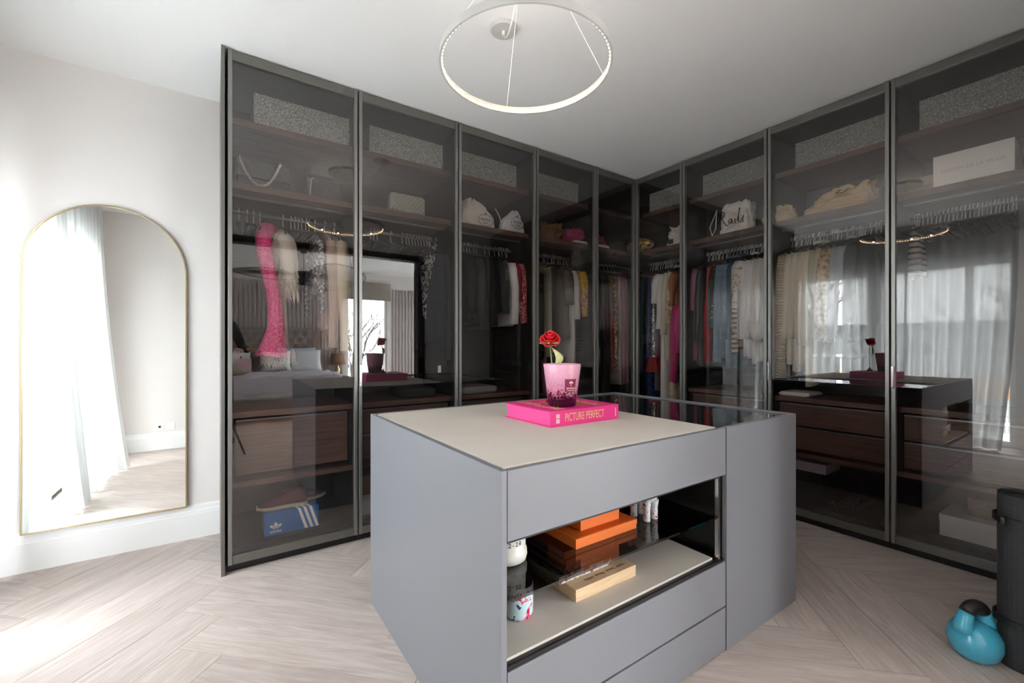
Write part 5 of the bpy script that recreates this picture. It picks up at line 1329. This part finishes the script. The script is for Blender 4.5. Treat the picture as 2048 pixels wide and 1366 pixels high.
# second unit of the right run
LST = [(1376, 'plum red jacket, first at the left of the second unit', 'jacket', PLUMC, dict(length=.62, sleeve=.62, sr=.045)),
 (1384, 'pink and white silk blouse with a long pale sleeve', 'blouse', fab('pinkwhite', (232, 196, 208)), dict(length=.5, sleeve=.60, sr=.034)),
 (1392, 'mauve satin jacket beside the pink and white blouse', 'jacket', fab('mauve3', (150, 92, 128)), dict(length=.85, sleeve=.35)),
 (1402, 'black leather jacket with a looped belt', 'jacket', LEA, dict(length=.9, sleeve=.62)),
 (1412, 'black coat directly left of the red coat', 'coat', BLK, dict(length=.9, sleeve=.6)),
 (1420, 'scarlet red coat in the second unit of the right run', 'coat', RED, dict(length=.84, sleeve=.80, sr=.03)),
 (1430, 'dark olive jacket with a pearl trimmed shoulder', 'jacket', fab('darkolive', (56, 50, 42)), dict(length=.7, sleeve=.5, trims='pearls')),
 (1442, 'pale blue denim jacket with silver buttons', 'jacket', DEN, dict(length=.82, sleeve=.78, sr=.05, collar=True, trims='buttons')),
 (1456, 'mid blue denim shirt behind the pale denim jacket', 'shirt', DEN, dict(length=.9, sleeve=.6, collar=True)),
 (1466, 'dark denim jacket beside the striped knit', 'jacket', DEN2, dict(length=.62, sleeve=.5, collar=True)),
 (1476, 'blue and peach diagonally striped knit', 'jumper', STRB, dict(length=.74, sleeve=.72, sr=.036)),
 (1481, 'white broderie blouse with short sleeves', 'blouse', PAIS, dict(length=.55, sleeve=.36, sr=.06)),
 (1491, 'white cotton shirt right of the broderie blouse', 'shirt', WHT, dict(length=.80, sleeve=.6, collar=True)),
 (1500, 'crisp white shirt in the middle of the white group', 'shirt', fab('white2', (224, 226, 230)), dict(length=.82, sleeve=.6)),
 (1509, 'white blouse with a ruffled hem', 'blouse', WHT, dict(length=.86, sleeve=.55)),
 (1517, 'ecru shirt among the white shirts', 'shirt', OFF, dict(length=.84, sleeve=.6)),
 (1525, 'white sweatshirt with a blue star and a small black crown', 'sweatshirt', WHT, dict(length=.84, sleeve=.62, sr=.05)),
 (1533, 'white shirt nearest the door frame in the second unit', 'shirt', fab('white3', (226, 222, 222)), dict(length=1.1, sleeve=.6)),
 (1546, 'lilac grey shirt, first at the left of the third unit', 'shirt', LIL, dict(length=.95, sleeve=.7)),
 (1556, 'cream shirt beside the lilac grey shirt', 'shirt', CREAM, dict(length=.8, sleeve=.65)),
 (1568, 'cream cable knit jumper with a long ribbed sleeve', 'jumper', CABLE, dict(length=.8, sleeve=.88, sr=.052)),
 (1580, 'cream jacket right of the cable knit jumper', 'jacket', IVO, dict(length=.85, sleeve=.6)),
 (1592, 'ivory fine knit jumper in the third unit', 'jumper', OFF, dict(length=.9, sleeve=.6)),
 (1604, 'ecru cardigan in the third unit', 'cardigan', CREAM, dict(length=.85, sleeve=.6)),
 (1618, 'ivory wool coat with a soft collar in the third unit', 'coat', IVO, dict(length=1.0, sleeve=.65, collar=True)),
 (1630, 'sage green shirt in the third unit', 'shirt', fab('sagegreen', (176, 178, 154)), dict(length=.8, sleeve=.6, collar=True)),
 (1642, 'blush silk blouse beside the ruffled beige jacket', 'blouse', fab('blush', (206, 184, 166)), dict(length=.7, sleeve=.5)),
 (1654, 'gold beige jacket covered in ruffled flowers', 'jacket', RUFF, dict(length=.7, sleeve=.6, sr=.055)),
 (1672, 'blue grey linen shirt in the third unit', 'shirt', fab('bluelinen', (160, 168, 180)), dict(length=.8, sleeve=.6)),
 (1686, 'pale blue shirt beside the blue grey linen shirt', 'shirt', fab('paleblue', (176, 184, 196)), dict(length=.8, sleeve=.6, collar=True)),
 (1704, 'dark grey jacket last of the row in the third unit', 'jacket', CHAR, dict(length=.7, sleeve=.5)),
 (1826, 'black and white striped knit scarf hanging in the last unit', 'scarf', STRK, dict(kind='plain', length=.30, w=.075, sleeve=0, th=.03))]
for px, lab, nm, m_, kw in LST: garment(nm, 'B', px, lab, nm, m_, **kw)
# prints on the white sweatshirt
W_ = BY(1525, XB+.345-.185)-.045
sw = [o for o in bpy.data.objects if o.get('label') == 'white sweatshirt with a blue star and a small black crown'][0]
st = MB(); vs = []
for k in range(10):
    r_ = .034 if k % 2 == 0 else .014; a = PI/2+k*PI/5; vs.append((XB+.175+.004, W_+.0, 1.45)); vs[-1] = (XB+.20+r_*math.cos(a), W_-.004, 1.48+r_*math.sin(a))
st.add(vs, [tuple(range(10))]).obj('blue_star', mat('star_blue', (70, 150, 200), .8), sw)
cr = MB().add([(XB+.16+a, W_-.004, 1.18+b) for a, b in ((0, 0), (.05, 0), (.056, .03), (.04, .014), (.025, .034), (.012, .014), (-.006, .03))], [(0, 1, 2, 3, 4, 5, 6)]).obj('black_crown', M_BLACK, sw)

# empty hangers
def empties(run, pxs):
    for px in pxs:
        W_ = AX(px, YA+.345) if run == 'A' else BY(px, XB+.345)
        hanger(run, W_, 'empty slim chrome-hooked hanger in the '+unit_of(run, W_), 'empty hangers in the '+unit_of(run, W_))
empties('A', [478, 494, 507, 582, 590, 597, 604, 612, 618, 630, 668, 690, 700, 710, 741, 748, 755, 782, 805, 813, 819, 825, 831, 837, 843, 849, 855, 861, 928, 934, 940, 948, 970, 990, 998, 1012, 1090, 1096, 1104, 1109, 1116, 1122, 1128, 1156, 1165, 1172])
empties('B', [1300+5*k for k in range(10)]+[1410+7*k for k in range(17)]+[1548+9*k for k in range(12)]+[1668, 1674, 1682, 1705, 1711, 1718, 1722, 1730, 1742, 1752, 1762]+[1800+k*9 for k in range(3)]+[1838+int(k*8.5) for k in range(24)])

# small folded things on the counter slabs
folded('folded grey jumper on the counter of the third unit', 'A', 1.50, 1.80, .12, .40, .834, .05, GREY)
folded('folded white blouse lying on the counter of the third unit from the corner', 'B', 1.30, 1.50, .10, .34, .834, .03, WHT)
folded('folded dark jumper on the counter of the second unit', 'A', 1.05, 1.30, .14, .42, .834, .06, BLK2)

# ------------------------------------------------------------------ tripod, camera and photographer (seen only as reflections)
t = thing('tripod', 'black camera tripod standing in the opening', 'tripod', (-.03, -.06, 0))
tc0 = -FW*.075
for k in range(3):
    a = math.atan2(FW.y, FW.x)+PI/3+k*2*PI/3
    MB().tube([(tc0.x, tc0.y, .98), (tc0.x+.15*math.cos(a), tc0.y+.15*math.sin(a), .5), (tc0.x+.32*math.cos(a), tc0.y+.32*math.sin(a), .01)], [.016, .013, .010], 8).obj('leg', M_BLACK, t)
MB().tube([(tc0.x, tc0.y, .9), (tc0.x, tc0.y, 1.08)], .014, 10).obj('column', M_BLACK, t)
MB().box(-.03, .03, -.03, .03, 1.06, 1.125, .01).xf(Matrix.Translation((tc0.x, tc0.y, 0))).obj('head', M_BLACK, t)
t = thing('photo_camera', 'black camera on the tripod', 'camera', (tc0.x, tc0.y, 1.13))
Mc = Matrix.Translation((tc0.x, tc0.y, 0)) @ Matrix.Rotation(math.atan2(FW.y, FW.x)-PI/2, 4, 'Z')
MB().box(-.07, .07, -.05, .015, 1.13, 1.235, .012).xf(Mc).obj('camera_body', M_BLACK, t)
MB().box(-.025, .025, -.04, .012, 1.235, 1.262, .008).xf(Mc).obj('viewfinder', M_BLACK, t)
ln = MB().lathe([(.030, 0), (.034, .01), (.034, .036), (.028, .038), (.0, .030)], (0, 0, 0), 20)
ln.xf(Mc @ Matrix.Translation((0, .015, 1.19)) @ Matrix.Rotation(-PI/2, 4, 'X')).obj('lens', M_BLACK, t, smooth=False)
# person
P0 = Vector((0.02, -.66, 0))
t = thing('person', 'photographer in a dark hooded top and dark trousers looking down at the camera', 'person', P0)
def skinned(name, verts, edges, radii, m, root=0, sub=2):
    me = bpy.data.meshes.new(name); me.from_pydata([tuple(v) for v in verts], edges, []); me.materials.append(m)
    o = bpy.data.objects.new(name, me); COL.objects.link(o); o.parent = t
    s = o.modifiers.new('skin', 'SKIN'); s.use_smooth_shade = True
    sv = me.skin_vertices[0].data
    for v, r in zip(sv, radii): v.radius = (r, r) if not hasattr(r, '__len__') else r
    sv[root].use_root = True
    ss = o.modifiers.new('sub', 'SUBSURF'); ss.levels = sub; ss.render_levels = sub
    return o
fwd = FW; rgt = RT
def B_(r_, f_, z): v = rgt*r_+fwd*f_; return (v.x, v.y, z)
M_SKIN = mat('skin', (206, 160, 136), .55)
V = [B_(0, 0, .96), B_(0, .01, 1.12), B_(0, .02, 1.30), B_(0, .03, 1.44), B_(0, .06, 1.55), B_(0, .09, 1.62),
     B_(.17, .03, 1.42), B_(.23, .12, 1.17), B_(.13, .33, 1.13), B_(.08, .42, 1.15),
     B_(-.17, .03, 1.42), B_(-.23, .10, 1.17), B_(-.14, .31, 1.12), B_(-.09, .41, 1.14),
     B_(.10, 0, .88), B_(.12, .03, .50), B_(.12, -.01, .10), B_(.13, .12, .05),
     B_(-.10, 0, .88), B_(-.12, .03, .50), B_(-.12, -.01, .10), B_(-.13, .12, .05)]
E_ = [(0, 1), (1, 2), (2, 3), (3, 4), (4, 5), (3, 6), (6, 7), (7, 8), (8, 9), (3, 10), (10, 11), (11, 12), (12, 13), (0, 14), (14, 15), (15, 16), (16, 17), (0, 18), (18, 19), (19, 20), (20, 21)]
R_ = [(.15, .11), (.135, .10), (.155, .115), (.13, .09), .058, .055, .066, .05, .038, .030, .066, .05, .038, .030, .095, .062, .045, .04, .095, .062, .045, .04]
skinned('body', V, E_, R_, mat('dark_clothing', (22, 22, 26), .9))
hc = Vector(B_(0, .115, 1.70))+P0
hd_ = MB()
rings = []
for j in range(15):
    a = -PI/2+PI*j/14; q = max(math.cos(a), .02); z = math.sin(a)
    ring = []
    for i in range(24):
        b = 2*PI*i/24; r_ = math.cos(b); f_ = math.sin(b)
        wd = .076*q*(1-.18*max(0, -z)); dp = .096*q
        nose = .018*math.exp(-((z+.12)/.14)**2)*math.exp(-((b-PI/2)/.16)**2)
        eye = -.008*math.exp(-((z-.05)/.1)**2)*(math.exp(-((b-PI/2-.45)/.2)**2)+math.exp(-((b-PI/2+.45)/.2)**2))
        v = rgt*(r_*wd)+fwd*(f_*dp+(nose+eye if f_ > 0 else 0)); ring.append((hc.x+v.x, hc.y+v.y, hc.z+.118*z))
    rings.append(ring)
hd_.loft(rings).obj('head', M_SKIN, t, smooth=True)
MB().sphere((hc.x-fwd.x*.022, hc.y-fwd.y*.022, hc.z+.045), .094, 18, 12, (.98, 1.0, 1.02)).obj('hair', mat('dark_hair', (28, 22, 20), .8), t, smooth=True)
for sg in (-1, 1):
    e = hc+rgt*(sg*.03)+fwd*.090+Vector((0, 0, .006)); MB().sphere(tuple(e), .009, 8, 6).obj('eye', M_BLACK, t, smooth=True)
    e = hc+rgt*(sg*.078)+Vector((0, 0, -.01)); MB().sphere(tuple(e), .022, 8, 6, (.5, .6, 1.2)).obj('ear', M_SKIN, t, smooth=True)
mo = hc+fwd*.088+Vector((0, 0, -.06)); MB().tube([mo-rgt*.02, mo+fwd*.006, mo+rgt*.02], .004, 6).obj('mouth', mat('lips', (160, 92, 86), .5), t)
for sg in (-1, 1):
    w0 = Vector(B_(sg*.085, .415, 1.145)); 
    hv = [w0, w0+fwd*.05]; ev = [(0, 1)]; rv = [(.026, .016), (.034, .014)]
    for q in range(4):
        base = len(hv); off = rgt*((q-1.5)*.018); ln_ = (.036, .042, .040, .032)[q]
        hv += [w0+fwd*.07+off, w0+fwd*(.07+ln_)+off-Vector((0, 0, .012)), w0+fwd*(.06+ln_*1.3)+off-Vector((0, 0, .04))]
        ev += [(1, base), (base, base+1), (base+1, base+2)]; rv += [.010, .009, .007]
    base = len(hv); hv += [w0+fwd*.03-rgt*(sg*.036), w0+fwd*.065-rgt*(sg*.05)-Vector((0, 0, .02))]; ev += [(0, base), (base, base+1)]; rv += [.011, .008]
    skinned('hand', hv, ev, rv, M_SKIN, 0, 1)
